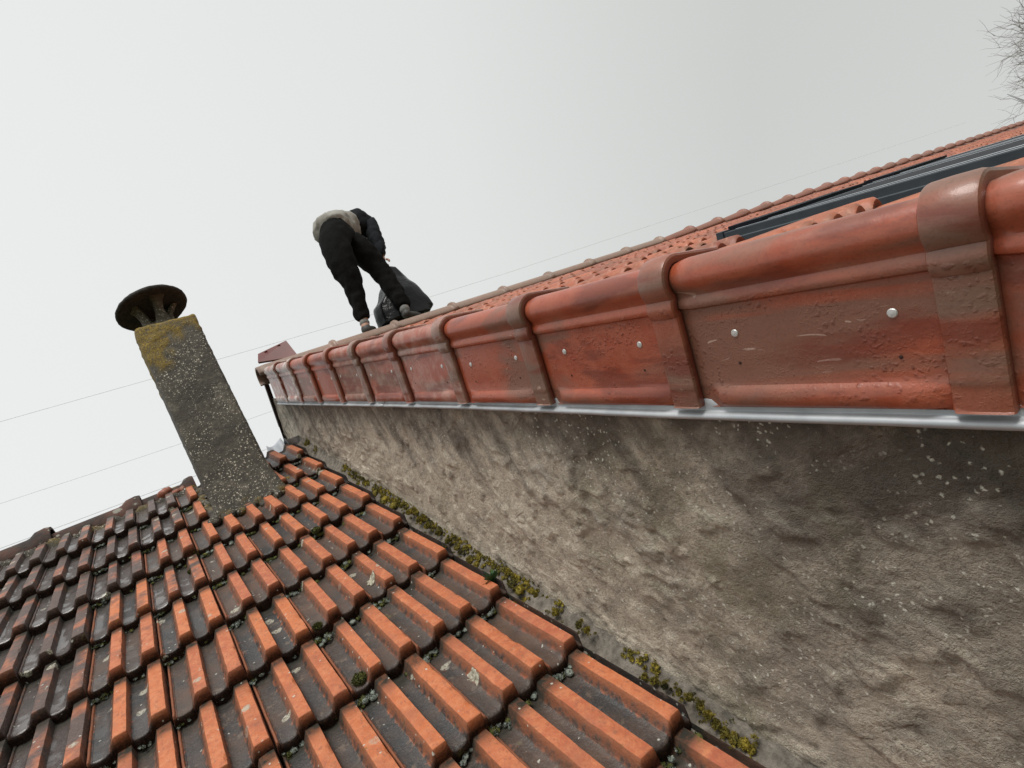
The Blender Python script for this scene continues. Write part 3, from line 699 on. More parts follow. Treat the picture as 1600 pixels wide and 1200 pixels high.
# grey-green lichen crumbs and grit packed under the tile noses
mb = MB(); mg = MB()
for r in range(-3, 9):
    for c in range(11, len(JX) + 1):
        jx = JX[c] if c < len(JX) else JX[-1] + 0.1985
        v0 = V0 + r * EXP
        for _ in range(int(rng.integers(12, 26))):
            u = rng.uniform(0.0, 0.2); x = jx - 0.2 + u
            if x > 0.70: continue
            # crumbs lie where two tiles meet, just below the nose of the upper one
            if rng.random() < 0.6: x = jx - 0.2 + abs(rng.normal(0, 0.03)) % 0.06
            p = LP(x, v0 - abs(rng.normal(0.004, 0.009)), 0.004 + rng.uniform(0, 0.010)); rr = rng.uniform(0.003, 0.011) * (0.6 if x < 0 else 1.0)
            t_ = mb if rng.random() < 0.55 else mg
            core(t_, p, rr, N, 0.7); tuft_blob(t_, p, rr * 1.05, 22, N, 0.8, 0.004)
o = mesh('lichen', mb.V, mb.F, M_LICH, smooth=False); tag(o, 'grey green lichen crumbs packed under the tile edges', 'lichen', kind='stuff')
o = mesh('dark_moss', mg.V, mg.F, M_MOSSG, smooth=False); tag(o, 'dark green moss packed between rows of old tiles', 'moss', kind='stuff')

# pale crusty lichen patches on ribs
def crust(px, py, s_, label):
    c = onroof(px, py, 0.052); V = []; n1 = 20; rings = 7; k = s_ / 880 * np.linalg.norm(c)
    sd_ = rng.uniform(0, 50)
    for j in range(rings):
        t = j / (rings - 1)
        for i in range(n1):
            a = 2 * math.pi * i / n1; rr = 0.8 * k * t * (1 + 0.7 * mnoise.noise(Vector((math.cos(a) * 1.7 + sd_, math.sin(a) * 1.7, 0))))
            x, v = rr * math.cos(a) * 0.8, rr * math.sin(a) * 1.1
            h = -0.001 + 0.0035 * fbm((x, v, sd_), 180, 3)
            # drape over the rib: fall with the rib flank on both sides
            q = c + np.array([x, 0, 0]) + S * v; lx = (q[0] - (JX[0] - 0.1985 + 0.002)) % 0.1985
            vv = (q @ S - V0) % EXP
            hh = np.interp(lx, PU, PH) + TT * (1 - vv / EXP)
            V.append(LP(q[0], q @ S, hh + 0.0015 + (0.0025 * fbm((x, v, sd_), 200, 3) if t < 1 else -0.003)))
    base = np.mean(V, axis=0)
    o = mesh('lichen_crust', np.array(V) - base, grid_faces(n1, rings, False, True), M_CRUST, loc=tuple(base)); tag(o, label, 'lichen', 'pale lichen crusts on the orange tiles')
crust(735, 1050, 22, 'largest white lichen crust, low on an orange tile rib right of centre')
crust(858, 1172, 20, 'cream lichen crust on the bottom edge of the view near the wall')
crust(577, 897, 11, 'cream lichen crust at the head of a rib beside a black tile channel')
crust(505, 950, 9, 'streak of white lichen across the rib above a moss cushion')
crust(552, 932, 9, 'small white lichen crust on the rib right of the moss cushion')

# small fern-like plant in the joint
pl = thing('plant', 'small green leafy weed rooted between the tiles and the stucco wall', 'plant', tuple(onroof(772, 908, 0.05)))
mb = MB()
for k in range(26):
    a = rng.uniform(0, 2 * math.pi); ln = rng.uniform(0.03, 0.055); el = rng.uniform(0.2, 1.2)
    dr = np.array([math.cos(a) * math.cos(el), math.sin(a) * math.cos(el), math.sin(el)]) * 0.8 + np.array([-.25, -.25, .25]); dr /= np.linalg.norm(dr)
    side = np.cross(dr, [0, 0, 1]); side /= np.linalg.norm(side) + 1e-9
    nseg = 7
    for j in range(nseg):
        p = dr * ln * (j + 0.6) / nseg + np.array([0, 0, -0.012 * (j / nseg) ** 2]); wl = 0.011 * (1 - 0.6 * abs(j / nseg - 0.3))
        for sg in (-1, 1):
            mb.add([p, p + dr * 0.004 + side * sg * wl * 0.5 + np.array([0, 0, .001]), p + side * sg * wl + dr * 0.006, p - dr * 0.003 + side * sg * wl * 0.5], [(0, 1, 2, 3)])
mesh('leaves', mb.V, mb.F, M_LEAF, pl, smooth=False)
mb = MB()
for k in range(5):
    a = rng.uniform(0, 6.28); mb.tube([(0, 0, -0.01), (0.01 * math.cos(a), 0.01 * math.sin(a), 0.02), (0.022 * math.cos(a), 0.022 * math.sin(a), 0.035)], [0.0012, 0.001, 0.0006], 5)
mesh('stem', mb.V, mb.F, M_MOSSG, pl)

# ================================================================ TALL HOUSE
tall = thing('house', 'taller house with a bare stucco gable wall and new red tiles', 'house', (XW + 0.3, 0.0, GZ))
RY, RZ2 = 3.66, 1.985                                  # ridge axis
zpk = 2.06
def rake_z(y, n=-0.29):                                 # height of the line n above the rake plane at y
    v = (y + 0.50147 * n) / 0.86518
    return v * 0.50147 + n * 0.86518
# stucco gable wall: relief grid
V = []; rd = []; tpv = []
ys = np.concatenate([np.linspace(-1.6, 0.0, 50)[:-1], np.linspace(0.0, 2.2, 420)[:-1], np.linspace(2.2, 4.35, 170)]); nz = 170
for j in range(nz):
    t = j / (nz - 1)
    for y in ys:
        zt = min(rake_z(y, -0.27), 2.065 - 1.21 * (y - 3.748)); zb = (y * 0.61955 - K) / 0.78496 - 0.10 if y < yr else zr - 0.1 - (y - yr) * 0.8
        zb = min(zb, zt - 0.1)
        z = zb + (zt - zb) * t
        q = (0.3, y * 1.0, z * 1.0)
        u1 = y * 0.8 + z * 0.6; u2 = -y * 0.6 + z * 0.8      # trowel strokes run up with the roof
        a = fbm((0, u1 * 2.2, u2 * 5.5), 1.0, 3) ; b = fbm((3, y, z), 9, 3); rg = 1 - abs(fbm((7, u1 * 0.8, u2), 7.5, 3)) * 2.6
        rg = max(0, rg) ** 5
        m_ = fbm((1, y, z), 2.3, 2)
        gate = max(0, min(1, 0.5 + 2.4 * m_))
        arc = 0.0
        rg *= gate
        fl_ = fbm((11, y, z), 5.0, 4); fl_ = max(0, min(1, (fl_ - 0.10) * 30)); fl2 = fbm((15, y * 1.2, z * 1.2), 11.0, 3); fl2 = max(0, min(1, (fl2 - 0.22) * 30))
        d_ = 0.011 * a + 0.004 * b + 0.006 * rg + 0.0045 * fl_ + 0.0046 * fl2
        if t > 0.97: d_ *= 0.3
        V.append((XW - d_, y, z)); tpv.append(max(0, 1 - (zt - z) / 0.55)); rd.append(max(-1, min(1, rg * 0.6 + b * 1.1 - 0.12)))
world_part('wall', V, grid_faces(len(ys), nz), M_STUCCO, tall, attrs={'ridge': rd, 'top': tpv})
# rest of the walls down to the ground (behind the lower house)
mb = MB()
xe = 19.0; ye0 = -1.6; ye1 = 9.0
zt0 = rake_z(ye0)
mb.add([(XW + 0.02, ye0, GZ), (xe, ye0, GZ), (xe, ye1, GZ), (XW + 0.02, ye1, GZ), (XW + 0.02, ye0, zt0 - 0.02), (xe, ye0, zt0), (xe, ye1, zt0 - 0.4), (XW + 0.02, ye1, -4.6), (XW + 0.02, 3.7, 1.70), (xe, 3.7, 1.7)],
       [(0, 1, 5, 4), (1, 2, 6, 9, 5), (2, 3, 7, 6), (0, 4, 8, 7, 3)])
world_part('outer_wall', mb.V, mb.F, M_BRICK, tall, smooth=False)
# roof deck
mb = MB(); a0 = RP(XW - 0.02, -1.7, -0.15); a1 = RP(XW - 0.02, 4.02, -0.15)
mb.add([(XW - 0.0, a0[1], a0[2]), (xe + .2, a0[1], a0[2]), (xe + .2, a1[1], a1[2]), (XW - 0.0, a1[1], a1[2]), (xe + .2, 9.3, -4.7), (XW + 0.03, 9.3, -4.7)], [(0, 1, 2, 3), (3, 2, 4, 5)])
world_part('roof_deck', mb.V, mb.F, M_BATTEN, tall, smooth=False)

# pantiles
V = []; F = []
PW = 0.215; rows = [(k * 0.375 - 1.6) for k in range(15)]
ncol = int((xe - 0.80) / PW)
uh = np.array([0, 0.15, 0.30, 0.36, 0.42, 0.52, 0.65, 0.78, 0.90, 0.96])
uu = np.concatenate([uh / 2, uh / 2 + 0.5, [1.0]])
def wave(t):
    t = (t * 2) % 1.0
    if t < 0.32: return 0.001 - 0.003 * math.sin(math.pi * t / 0.32)
    return 0.030 * math.sin(math.pi * min(1, (t - 0.32) / 0.68)) ** 0.7
V = []; F = []; rnd_ = []; un_ = []
WIN = [(1.85, 2.78), (3.04, 3.80)]
for ri, v0 in enumerate(rows):
    if v0 > 3.90: continue
    for c in range(ncol):
        x0 = 0.775 + c * PW; jz = rng.normal(0, 0.0025); jv = rng.normal(0, 0.006); jr = rng.random(); tl = rng.normal(0, 0.01)
        if v0 < 1.10 and any(a_ - 0.12 < x0 + 0.1 < b_3 + 0.02 for a_, b_3 in WIN): continue
        b = len(V)
        L = 0.40 if v0 < 3.5 else 4.15 - v0
        for (vv, dzz) in ((0.003, -0.026), (0.0, -0.006), (0.006, -0.001), (0.03, 0.001), (0.15, 0.003), (L, -0.002)):
            for t in uu:
                V.append(RP(x0 + t * (PW - 0.004), v0 + vv + jv + tl * t, -0.118 + 0.026 * (1 - vv / 0.39) + wave(t) * (1.0 if vv > 0 else 0.92) + dzz + jz + 0.0015 * mnoise.noise(Vector((x0 * 9 + t, v0 * 7 + vv * 9, 2)))))
                rnd_.append(jr); un_.append(1.0 if dzz < -0.02 else (0.55 if (t * 2) % 1.0 < 0.33 else 0.0))  # painted shade weight: full on nose undersides, partial in the pans
        F.extend([tuple(i + b for i in f) for f in grid_faces(len(uu), 6)])
world_part('roof_tiles', V, F, M_UPTILE, tall, attrs={'rnd': rnd_, 'under': un_}, sharp=50)
# ridge tiles: overlapping half-rounds
e_ = [0.72, 1.25, 1.76]
while e_[-1] < xe: e_.append(e_[-1] + 0.538)
M_UPRIDGE2 = mat_plain_clay('red_brown_ridge_clay', (0.30, 0.11, 0.07), (0.22, 0.10, 0.07), (0.20, 0.13, 0.10), 0.5, 6)
for k in range(len(e_) - 1):
    zc = 1.996 + 0.0035 * (e_[k] - 1)
    half_round(e_[k + 1] + 0.02, e_[k] - 0.02, RY + 0.0, zc, 0.085, tall, 'ridge_tile', M_UPRIDGE if e_[k] < 4.8 else M_UPRIDGE2, seg=12, co=1.4 if e_[k] < 4.8 else 1.0, taper=0.0 if e_[k] < 4.8 else 0.035)

mb = MB(); mb.add([(0.9, RY - 0.10, 1.90), (xe, RY - 0.10, 1.93), (xe, RY + 0.10, 1.93), (0.9, RY + 0.10, 1.90), (0.9, RY - 0.055, 2.04), (xe, RY - 0.055, 2.10), (xe, RY + 0.055, 2.10), (0.9, RY + 0.055, 2.04)], [(0, 1, 5, 4), (4, 5, 6, 7), (2, 3, 7, 6), (0, 4, 7, 3), (1, 2, 6, 5)])
world_part('ridge_bedding', mb.V, mb.F, M_UPRIDGE2, tall, smooth=False)
# verge tiles
top_nu = -0.030
def verge_mesh(L, drop):
    k_ = (drop - 0.13) / (0.268 - 0.13)
    def nu(v): return v if v > -0.13 else -0.13 + (v + 0.13) * k_
    prf = [(0.002, -0.268, 0), (0.006, -0.2655, 1), (0.0095, -0.260, 1), (0.0105, -0.250, 1), (0.0095, -0.240, 1), (0.006, -0.233, 1), (0.001, -0.229, 0), (0, -0.222, 0), (0, -0.19, 0), (0, -0.16, 0), (0, -0.13, 0), (0.000, -0.096, 0),
           (0.0003, -0.0925, 0), (0.0050, -0.0895, 0), (0.0062, -0.086, 0), (0.0060, -0.080, 0), (0.0040, -0.0735, 0), (0.0022, -0.0705, 0)]
    cx, cz, r = -0.018, -0.043, 0.030
    for a in range(-45, 181, 14):
        aa = math.radians(a); prf.append((cx + r * math.cos(aa), cz + r * math.sin(aa), 2 if a > 95 else 0))
    prf += [(-0.050, -0.050, 2), (-0.056, -0.058, 2), (-0.075, -0.062, 2), (-0.115, -0.064, 2)]
    nb_ = sum(1 for p in prf if p[2] == 2); alt = [(-0.020 - 0.112 * (k + 1) / nb_, -0.0132 - 0.014 * ((k + 1) / nb_)) for k in range(nb_)]
    n = len(prf)
    P_ = np.array([(p[0], nu(p[1])) for p in prf]); bul = np.array([p[2] == 1 for p in prf]); bk = np.array([p[2] == 2 for p in prf]); PA = P_.copy(); PA[bk] = np.array(alt)
    tng = np.gradient(P_, axis=0); nm = np.stack([tng[:, 1], -tng[:, 0]], 1); nm /= np.linalg.norm(nm, axis=1)[:, None] + 1e-9
    nm[P_[:, 1] < -0.11] = (1.0, 0.0)
    us = [(0.0, .008, 0, 1), (0.0015, .0115, 0, 1), (0.006, 0.013, 0, 1), (0.03, 0.013, 0, 1), (0.050, 0.012, 0, 1), (0.0535, 0.010, 0, 1), (0.0555, 0.003, 0, .6), (0.058, 0.0, 0.0, 0.0), (0.085, 0, 1, 0), (0.14, 0, 1, 0), (0.20, 0, 1, 0), (0.26, 0, 1, 0), (0.32, 0, 1, 0),
          (0.355, 0, 1, 0), (0.366, 0, 0.2, 0), (0.372, 0.0, 0, 0), (0.380, -0.001, 0, 0), (0.386, -0.002, 0, 0), (0.392, -0.0035, 0, 0), (0.42, -0.004, 0, 0)]
    sc = L / 0.394
    V = []; col_, inn, face = [], [], []
    for (u, off, bf, cl) in us:
        for i in range(n):
            p = P_[i] * (1 - cl) + PA[i] * cl
            if bul[i]: p[0] = p[0] * bf
            p = p + (nm[i] * (1 - cl) + np.array([0, 1.0]) * cl if bk[i] else nm[i]) * off
            V.append((-p[0], u * sc if u > 0.07 else u, p[1])); col_.append(cl); inn.append(0.0); face.append(1.0 if prf[i][1] < -0.085 else 0.0)
    n0 = len(V)
    for (u, off, bf, cl) in us:
        for i in range(n):
            p = P_[i] * (1 - cl) + PA[i] * cl
            if bul[i]: p[0] = 0
            p = p + (nm[i] * (1 - cl) + np.array([0, 1.0]) * cl if bk[i] else nm[i]) * (off - 0.010)
            V.append((-p[0], u * sc if u > 0.07 else u, p[1])); col_.append(0); inn.append(1.0); face.append(0)
    m = len(us)
    F = grid_faces(n, m) + [tuple(i + n0 for i in f) for f in grid_faces(n, m, True)]
    for j in (0, m - 1):
        for i in range(n - 1): F.append((j * n + i, j * n + i + 1, n0 + j * n + i + 1, n0 + j * n + i))
    for j in range(m - 1):
        for i in (0, n - 1): F.append((j * n + i, (j + 1) * n + i, n0 + (j + 1) * n + i, n0 + j * n + i))
    return V, F, {'collar': col_, 'inner': inn, 'face': face}
# rotation putting local (x, u, n) onto (X, R, NR)
ang = math.atan2(R[2], R[1])
joints = [-1.78, -1.385, -0.99, -0.595, -0.197, 0.199, 0.595, 0.989, 1.372, 1.750, 2.125, 2.490, 2.860, 3.235, 3.615]
bots = {0.199: -0.299, 0.595: -0.296, 0.989: -0.292, 1.372: -0.291, 1.750: -0.288, 2.125: -0.286, 2.490: -0.289, 2.860: -0.293, 3.235: -0.296, 3.615: -0.300}
def nbot(v): return float(np.interp(v, [0.199, 0.595, 0.989, 1.372, 2.12, 2.86, 4.0], [-.284, -.284, -.280, -.278, -.277, -.280, -.281]))
def disc(r, h, n=14):
    V = [(0, 0, 0)] + [(0, r * math.cos(2 * math.pi * k / n), r * math.sin(2 * math.pi * k / n)) for k in range(n)]
    V += [(-h, 0.8 * r * math.cos(2 * math.pi * k / n), 0.8 * r * math.sin(2 * math.pi * k / n)) for k in range(n)] + [(-h * 1.15, 0, 0)]
    F = [(1 + k, 1 + (k + 1) % n, 1 + n + (k + 1) % n, 1 + n + k) for k in range(n)] + [(1 + 2 * n, 1 + n + k, 1 + n + (k + 1) % n) for k in range(n)]
    return V, F
nV_, nF_ = disc(0.0060, 0.0010); hV_, hF_ = disc(0.0024, 0.0004)
nail_me = None; hole_me = None
for i, j0 in enumerate(joints):
    L = (joints[i + 1] - j0) if i + 1 < len(joints) else 0.37
    V, F, at = verge_mesh(L, -(nbot(j0 + L / 2) - top_nu) * -1 if False else abs(nbot(j0 + L / 2) - top_nu))
    at['film'] = [1.0 if i >= 13 else (0.25 if i in (8, 9, 10) else 0.0)] * len(V)
    p = RP(XF, j0, top_nu)
    o = mesh('verge_tile', V, F, M_VERGE, tall, attrs=at, sharp=38, loc=tuple(Vector(p) - tall.location))
    o.rotation_euler = (ang + rng.normal(0, .002), rng.normal(0, .003), rng.normal(0, .003))
    if i >= 13: o['label'] = 'whitish stained verge tile at the far end'
    for u in (0.10, 0.315):
        for (nm_, VV_, FF_, mt, nn) in (('nail', nV_, nF_, M_NAIL, -0.136), ('nail_hole', hV_, hF_, M_DARK, -0.186)):
            if nm_ == 'nail':
                if nail_me is None: q = mesh('nail', VV_, FF_, mt, o, smooth=False); nail_me = q.data
                else: q = bpy.data.objects.new('nail', nail_me); COL.objects.link(q); q.parent = o
            else:
                if hole_me is None: q = mesh('nail_hole', VV_, FF_, mt, o); hole_me = q.data
                else: q = bpy.data.objects.new('nail_hole', hole_me); COL.objects.link(q); q.parent = o
            q.location = (-0.0005, u + rng.normal(0, .004), nn + rng.normal(0, 0.003))

# aluminium drip flashing under the verge
def flashing(v0, v1):
    prf = [(0.020, 0.012), (0.006, 0.010), (0.0045, 0.000), (0.004, -0.0065), (0.0035, -0.0085), (-0.002, -0.0105), (-0.0065, -0.0125), (-0.0080, -0.0155), (-0.0068, -0.0188), (-0.003, -0.0210), (0.004, -0.0205), (0.032, -0.0185)]
    V = []; m = max(2, int((v1 - v0) / 0.06))
    for j in range(m + 1):
        v = v0 + (v1 - v0) * j / m
        for (a, b) in prf: V.append(RP(XF + a + 0.001 * math.sin(v * 5) + 0.0012 * mnoise.noise(Vector((v * 14, b * 60, 4))), v, nbot(v) + b + 0.0012 * mnoise.noise(Vector((v * 6, 0, 0)))))
    o = world_part('flashing_strip', V, grid_faces(len(prf), m + 1), M_ALU, tall)
    s_ = o.modifiers.new('thick', 'SOLIDIFY'); s_.thickness = 0.0012
flashing(-1.8, 2.03); flashing(2.036, 3.98)
for o in list(tall.children):
    if o.name.startswith('flashing_strip') and False: pass

# far gable slope: dark barge boards stepping down
mb = MB()
dn = np.array([0, 0.634, -0.773]); dnn = np.array([0, 0.773, 0.634])
for k in range(7):
    c = np.array([XF + 0.025, 3.752, 2.070]) + dn * (0.21 + 0.36 * k) - dnn * (0.020 if k == 0 else 0.016)
    mb.box(c, (0.014, 0.188 if k == 0 else 0.183, 0.014 if k == 0 else 0.005), [(1, 0, 0), dn + dnn * 0.04, dnn])
world_part('barge_board', mb.V, mb.F, M_FASCIA, tall, smooth=False)

# loose-looking red verge piece capping the ridge end
V = []
A0, A1, B0, B1 = P(403, 566, 3.80), P(466, 556, 3.62), P(403, 553, 3.86), P(447, 532, 3.68)
nn_ = np.cross(A1 - A0, B0 - A0); nn_ /= np.linalg.norm(nn_)
mb = MB()
mb.add([A0, A1, B1, B0, A0 - nn_ * 0.014, A1 - nn_ * 0.014, B1 - nn_ * 0.014, B0 - nn_ * 0.014], [(0, 1, 2, 3), (7, 6, 5, 4), (0, 4, 5, 1), (1, 5, 6, 2), (2, 6, 7, 3), (3, 7, 4, 0)])
for t in (0.3, 0.78):
    c = B0 + (B1 - B0) * t * 0.95 + (A0 - B0) * 0.22
    mb.box(c + nn_ * 0.003, (0.012, 0.004, 0.005), [(B1 - B0) / np.linalg.norm(B1 - B0), (A0 - B0) / np.linalg.norm(A0 - B0), nn_])
world_part('ridge_end_cap', mb.V, mb.F, M_REDTILE, tall, smooth=False)

# ================================================================ ROOF WINDOWS
def roof_window(x0, x1, v0, v1, label):
    t = thing('skylight', label, 'skylight', tuple(RP(x0, v0, -0.07)), 'skylights in the tall roof')
    ax = [(1, 0, 0), R, NR]
    def bx(name, xa, xb, va, vb, na, nc, mat, par=None):
        m_ = MB(); c = RP((xa + xb) / 2, (va + vb) / 2, (na + nc) / 2); m_.box(c, ((xb - xa) / 2, (vb - va) / 2, (nc - na) / 2), ax)
        o = world_part(name, m_.V, m_.F, mat, par or t, smooth=False); bv = o.modifiers.new('bevel', 'BEVEL'); bv.width = 0.0015; bv.segments = 1; return o
    for xa, xb in ((x0 - 0.055, x0), (x1, x1 + 0.055)): bx('flashing', xa, xb, v0, v1 + 0.04, -0.120, -0.080, M_PANEL)
    fr = 0.045
    for xa, xb in ((x0 + 0.001, x0 + fr), (x1 - fr, x1 - 0.001)):
        q = bx('side_frame', xa, xb, v0, v1, -0.115, -0.056, M_PANEL)
        bx('seal_strip', xa + 0.014, xa + 0.018, v0, v1 - 0.04, -0.0558, -0.0535, M_RAIL, q)
    s0, s1 = x0 + fr + 0.004, x1 - fr - 0.004
    sash = bx('sash', s0, s1, v0, v1 - 0.13, -0.105, -0.0535, M_PANEL)
    for xa in (s0 + 0.01, s0 + 0.028, s1 - 0.03): bx('sash_strip', xa, xa + 0.004, v0, v1 - 0.14, -0.0533, -0.0510, M_RAIL, sash)
    bx('pane', s0 + 0.05, s1 - 0.05, v0 + 0.05, v1 - 0.20, -0.0533, -0.0525, M_GLASS, sash)
    bx('top_cover', x0 + 0.05, x1 - 0.002, v1 - 0.126, v1 + 0.012, -0.115, -0.040, M_GLASS)
    bx('corner_block', x0 - 0.004, x0 + 0.047, v1 + 0.002, v1 + 0.030, -0.115, -0.050, M_PANEL)
roof_window(1.87, 2.74, -0.35, 1.27, 'slate grey skylight nearest the verge tiles, with black top cover')
roof_window(3.06, 3.76, -0.35, 1.30, 'slate grey skylight farther from the verge, behind the nearest one')

# ================================================================ PERSON
def skin_mesh(J, E_, sub=2):
    """J: list of (point, radius or (rx,ry)); E_: edges. Returns evaluated verts/faces (world coords)."""
    me = bpy.data.meshes.new('tmp'); me.from_pydata([tuple(p) for p, r in J], E_, []); me.update()
    o = bpy.data.objects.new('tmp', me); COL.objects.link(o)
    sk = o.modifiers.new('s', 'SKIN'); sk.use_smooth_shade = True; sk.branch_smoothing = 0.6
    for i, (p, r) in enumerate(J):
        rr = r if hasattr(r, '__len__') else (r, r)
        me.skin_vertices[0].data[i].radius = rr
    me.skin_vertices[0].data[0].use_root = True
    ss = o.modifiers.new('u', 'SUBSURF'); ss.levels = sub; ss.render_levels = sub
    dg = bpy.context.evaluated_depsgraph_get(); dg.update()
    ev = o.evaluated_get(dg); m2 = ev.to_mesh()
    V = [tuple(v.co) for v in m2.vertices]; F = [tuple(p.vertices) for p in m2.polygons]
    ev.to_mesh_clear(); bpy.data.objects.remove(o); bpy.data.meshes.remove(me)
    return V, F
M_SKIN = mat_simple('skin', (0.42, 0.24, 0.17), (0.36, 0.20, 0.14), 20, 0.55)
M_PANTS = mat_simple('black_work_trousers', (0.006, 0.006, 0.006), (0.010, 0.010, 0.010), 60, 0.95, 0.5, 0.004, spec=0.08)
M_SHIRT = mat_simple('beige_grey_shirt', (0.27, 0.26, 0.235), (0.34, 0.33, 0.30), 25, 0.9, 0.5, 0.006)
M_JACK = mat_simple('dark_charcoal_jacket', (0.013, 0.015, 0.018), (0.020, 0.022, 0.026), 40, 0.85, 0.5, 0.006, spec=0.12)
M_SHOE = mat_simple('dark_work_shoe', (0.030, 0.028, 0.026), (0.06, 0.055, 0.05), 40, 0.6)
M_SOCK = mat_simple('grey_sock', (0.14, 0.14, 0.13), (0.20, 0.20, 0.19), 80, 0.9)
M_HAIR = mat_simple('dark_hair', (0.02, 0.014, 0.01), (0.04, 0.028, 0.02), 90, 0.6)
per = thing('person', 'worker in black trousers, beige shirt and dark sleeves bending over on the roof ridge', 'person', (1.6, 3.66, 2.07))
pel = P(526, 368, 3.62)
hipL, hipR = P(518, 380, 3.58), P(547, 374, 3.72)
knL, knR = P(553, 448, 3.64), P(596, 424, 3.76)
anL, anR = P(569, 502, 3.70), P(634, 482, 3.74)
hlL, hlR = P(573, 517, 3.68), P(634, 492, 3.72)
toL, toR = P(581, 514, 3.86), P(658, 494, 3.84)
w1, w2, chs, nk = P(519, 360, 3.72), P(531, 356, 3.84), P(555, 353, 3.98), P(576, 360, 4.08)
hd0, hd1 = P(584, 368, 4.13), P(588, 384, 4.16)
shR, elR, wrR, haR = P(577, 347, 3.92), P(588, 374, 3.90), P(598, 402, 3.90), P(601, 413, 3.90)
shL, elL, wrL, haL = P(560, 352, 4.15), P(560, 392, 4.16), P(578, 421, 4.05), P(588, 428, 4.02)
J = [(pel, 0.13), (hipL, 0.085), (knL, 0.055), (anL, 0.036), (hipR, 0.085), (knR, 0.055), (anR, 0.036), (w1, 0.10), (w2, 0.09), (chs, 0.085), (nk, 0.05), (hd0, 0.075), (hd1, 0.09),
     (shR, 0.035), (elR, 0.034), (wrR, 0.027), (shL, 0.042), (elL, 0.040), (wrL, 0.027), (P(590, 396, 4.17), 0.06),
     (hlL, 0.036), (toL, 0.028), (hlR, 0.036), (toR, 0.028)]
E_ = [(0, 1), (1, 2), (2, 3), (0, 4), (4, 5), (5, 6), (0, 7), (7, 8), (8, 9), (9, 10), (10, 11), (11, 12), (9, 13), (13, 14), (14, 15), (9, 16), (16, 17), (17, 18), (12, 19), (3, 20), (20, 21), (6, 22), (22, 23)]
V, F = skin_mesh(J, E_)
V = list(V); F = list(F)
# hands: palm and five bent fingers each, joined to the wrist
def hand(wr, ha, side):
    dr = ha - wr; dr = dr / np.linalg.norm(dr); sd_ = np.cross(dr, [0.3, 0.9, 0.2]); sd_ /= np.linalg.norm(sd_); pn = np.cross(dr, sd_)
    palm = wr + dr * 0.055
    Vh, Fh = skin_mesh([(wr, 0.024), (palm, (0.036, 0.016)), (palm + dr * 0.03, (0.036, 0.014))], [(0, 1), (1, 2)], 1)
    b = len(V); V.extend(Vh); F.extend([tuple(i + b for i in f) for f in Fh])
    for k, ln in enumerate((0.070, 0.080, 0.075, 0.060)):
        r0 = palm + dr * 0.03 + sd_ * (0.027 - 0.018 * k); p1 = r0 + dr * ln * 0.4 + pn * 0.004; p2 = p1 + dr * ln * 0.2 + pn * ln * 0.28; p3 = p2 - dr * ln * 0.12 + pn * ln * 0.22
        Vh, Fh = skin_mesh([(r0, 0.0095), (p1, 0.009), (p2, 0.0085), (p3, 0.007)], [(0, 1), (1, 2), (2, 3)], 1)
        b = len(V); V.extend(Vh); F.extend([tuple(i + b for i in f) for f in Fh])
    t0 = wr + dr * 0.025 + sd_ * 0.022; Vh, Fh = skin_mesh([(t0, 0.012), (t0 + sd_ * 0.025 + dr * 0.025 + pn * .012, 0.011), (t0 + sd_ * 0.022 + dr * 0.055 + pn * 0.025, 0.009)], [(0, 1), (1, 2)], 1)
    b = len(V); V.extend(Vh); F.extend([tuple(i + b for i in f) for f in Fh])
hand(wrR, haR, 1); hand(wrL, haL, -1)
# face: nose, eye sockets and ears as small shapes on the head looking down
up_h = (hd0 - hd1) / np.linalg.norm(hd0 - hd1); fw = np.array([0.55, 0.45, -0.7]); fw -= up_h * (fw @ up_h); fw /= np.linalg.norm(fw); sh_ = np.cross(up_h, fw)
hc = (hd0 + hd1) / 2 - up_h * 0.02
for (c, r) in ((hc + fw * 0.095, 0.016), (hc + fw * 0.102 + up_h * 0.012, 0.013), (hc + sh_ * 0.085, 0.022), (hc - sh_ * 0.085, 0.022)):
    m_ = MB(); core(m_, c, r, np.array([0, 0, 1.0]), 1.0); b = len(V); V.extend(m_.V); F.extend([tuple(i + b for i in f) for f in m_.F])
world_part('body', V, F, M_SKIN, per)
hm = MB(); core(hm, hd1 + up_h * -0.012 - fw * 0.02, 0.108, np.array([0, 0, 1.0]), 1.0); world_part('hair', hm.V, hm.F, M_HAIR, per)
# trousers
mid = lambda a, b, t: a + (b - a) * t
J = [(pel + (w1 - pel) * 0.10, (0.185, 0.165)), (hipL, (0.145, 0.135)), (mid(hipL, knL, .5), 0.122), (knL, 0.084), (mid(knL, anL, .5), 0.068), (anL + (knL - anL) * 0.15, 0.064), (anL, 0.050),
     (hipR, (0.150, 0.135)), (mid(hipR, knR, .5), 0.125), (knR, 0.092), (mid(knR, anR, .5), 0.078), (anR + (knR - anR) * 0.15, 0.070), (anR, 0.055), (w1, (0.168, 0.150))]
E_ = [(0, 1), (1, 2), (2, 3), (3, 4), (4, 5), (5, 6), (0, 7), (7, 8), (8, 9), (9, 10), (10, 11), (11, 12), (0, 13)]
V, F = skin_mesh(J, E_, 3)
world_part('trousers', wrinkle(V, 16, 0.014), F, M_PANTS, per)
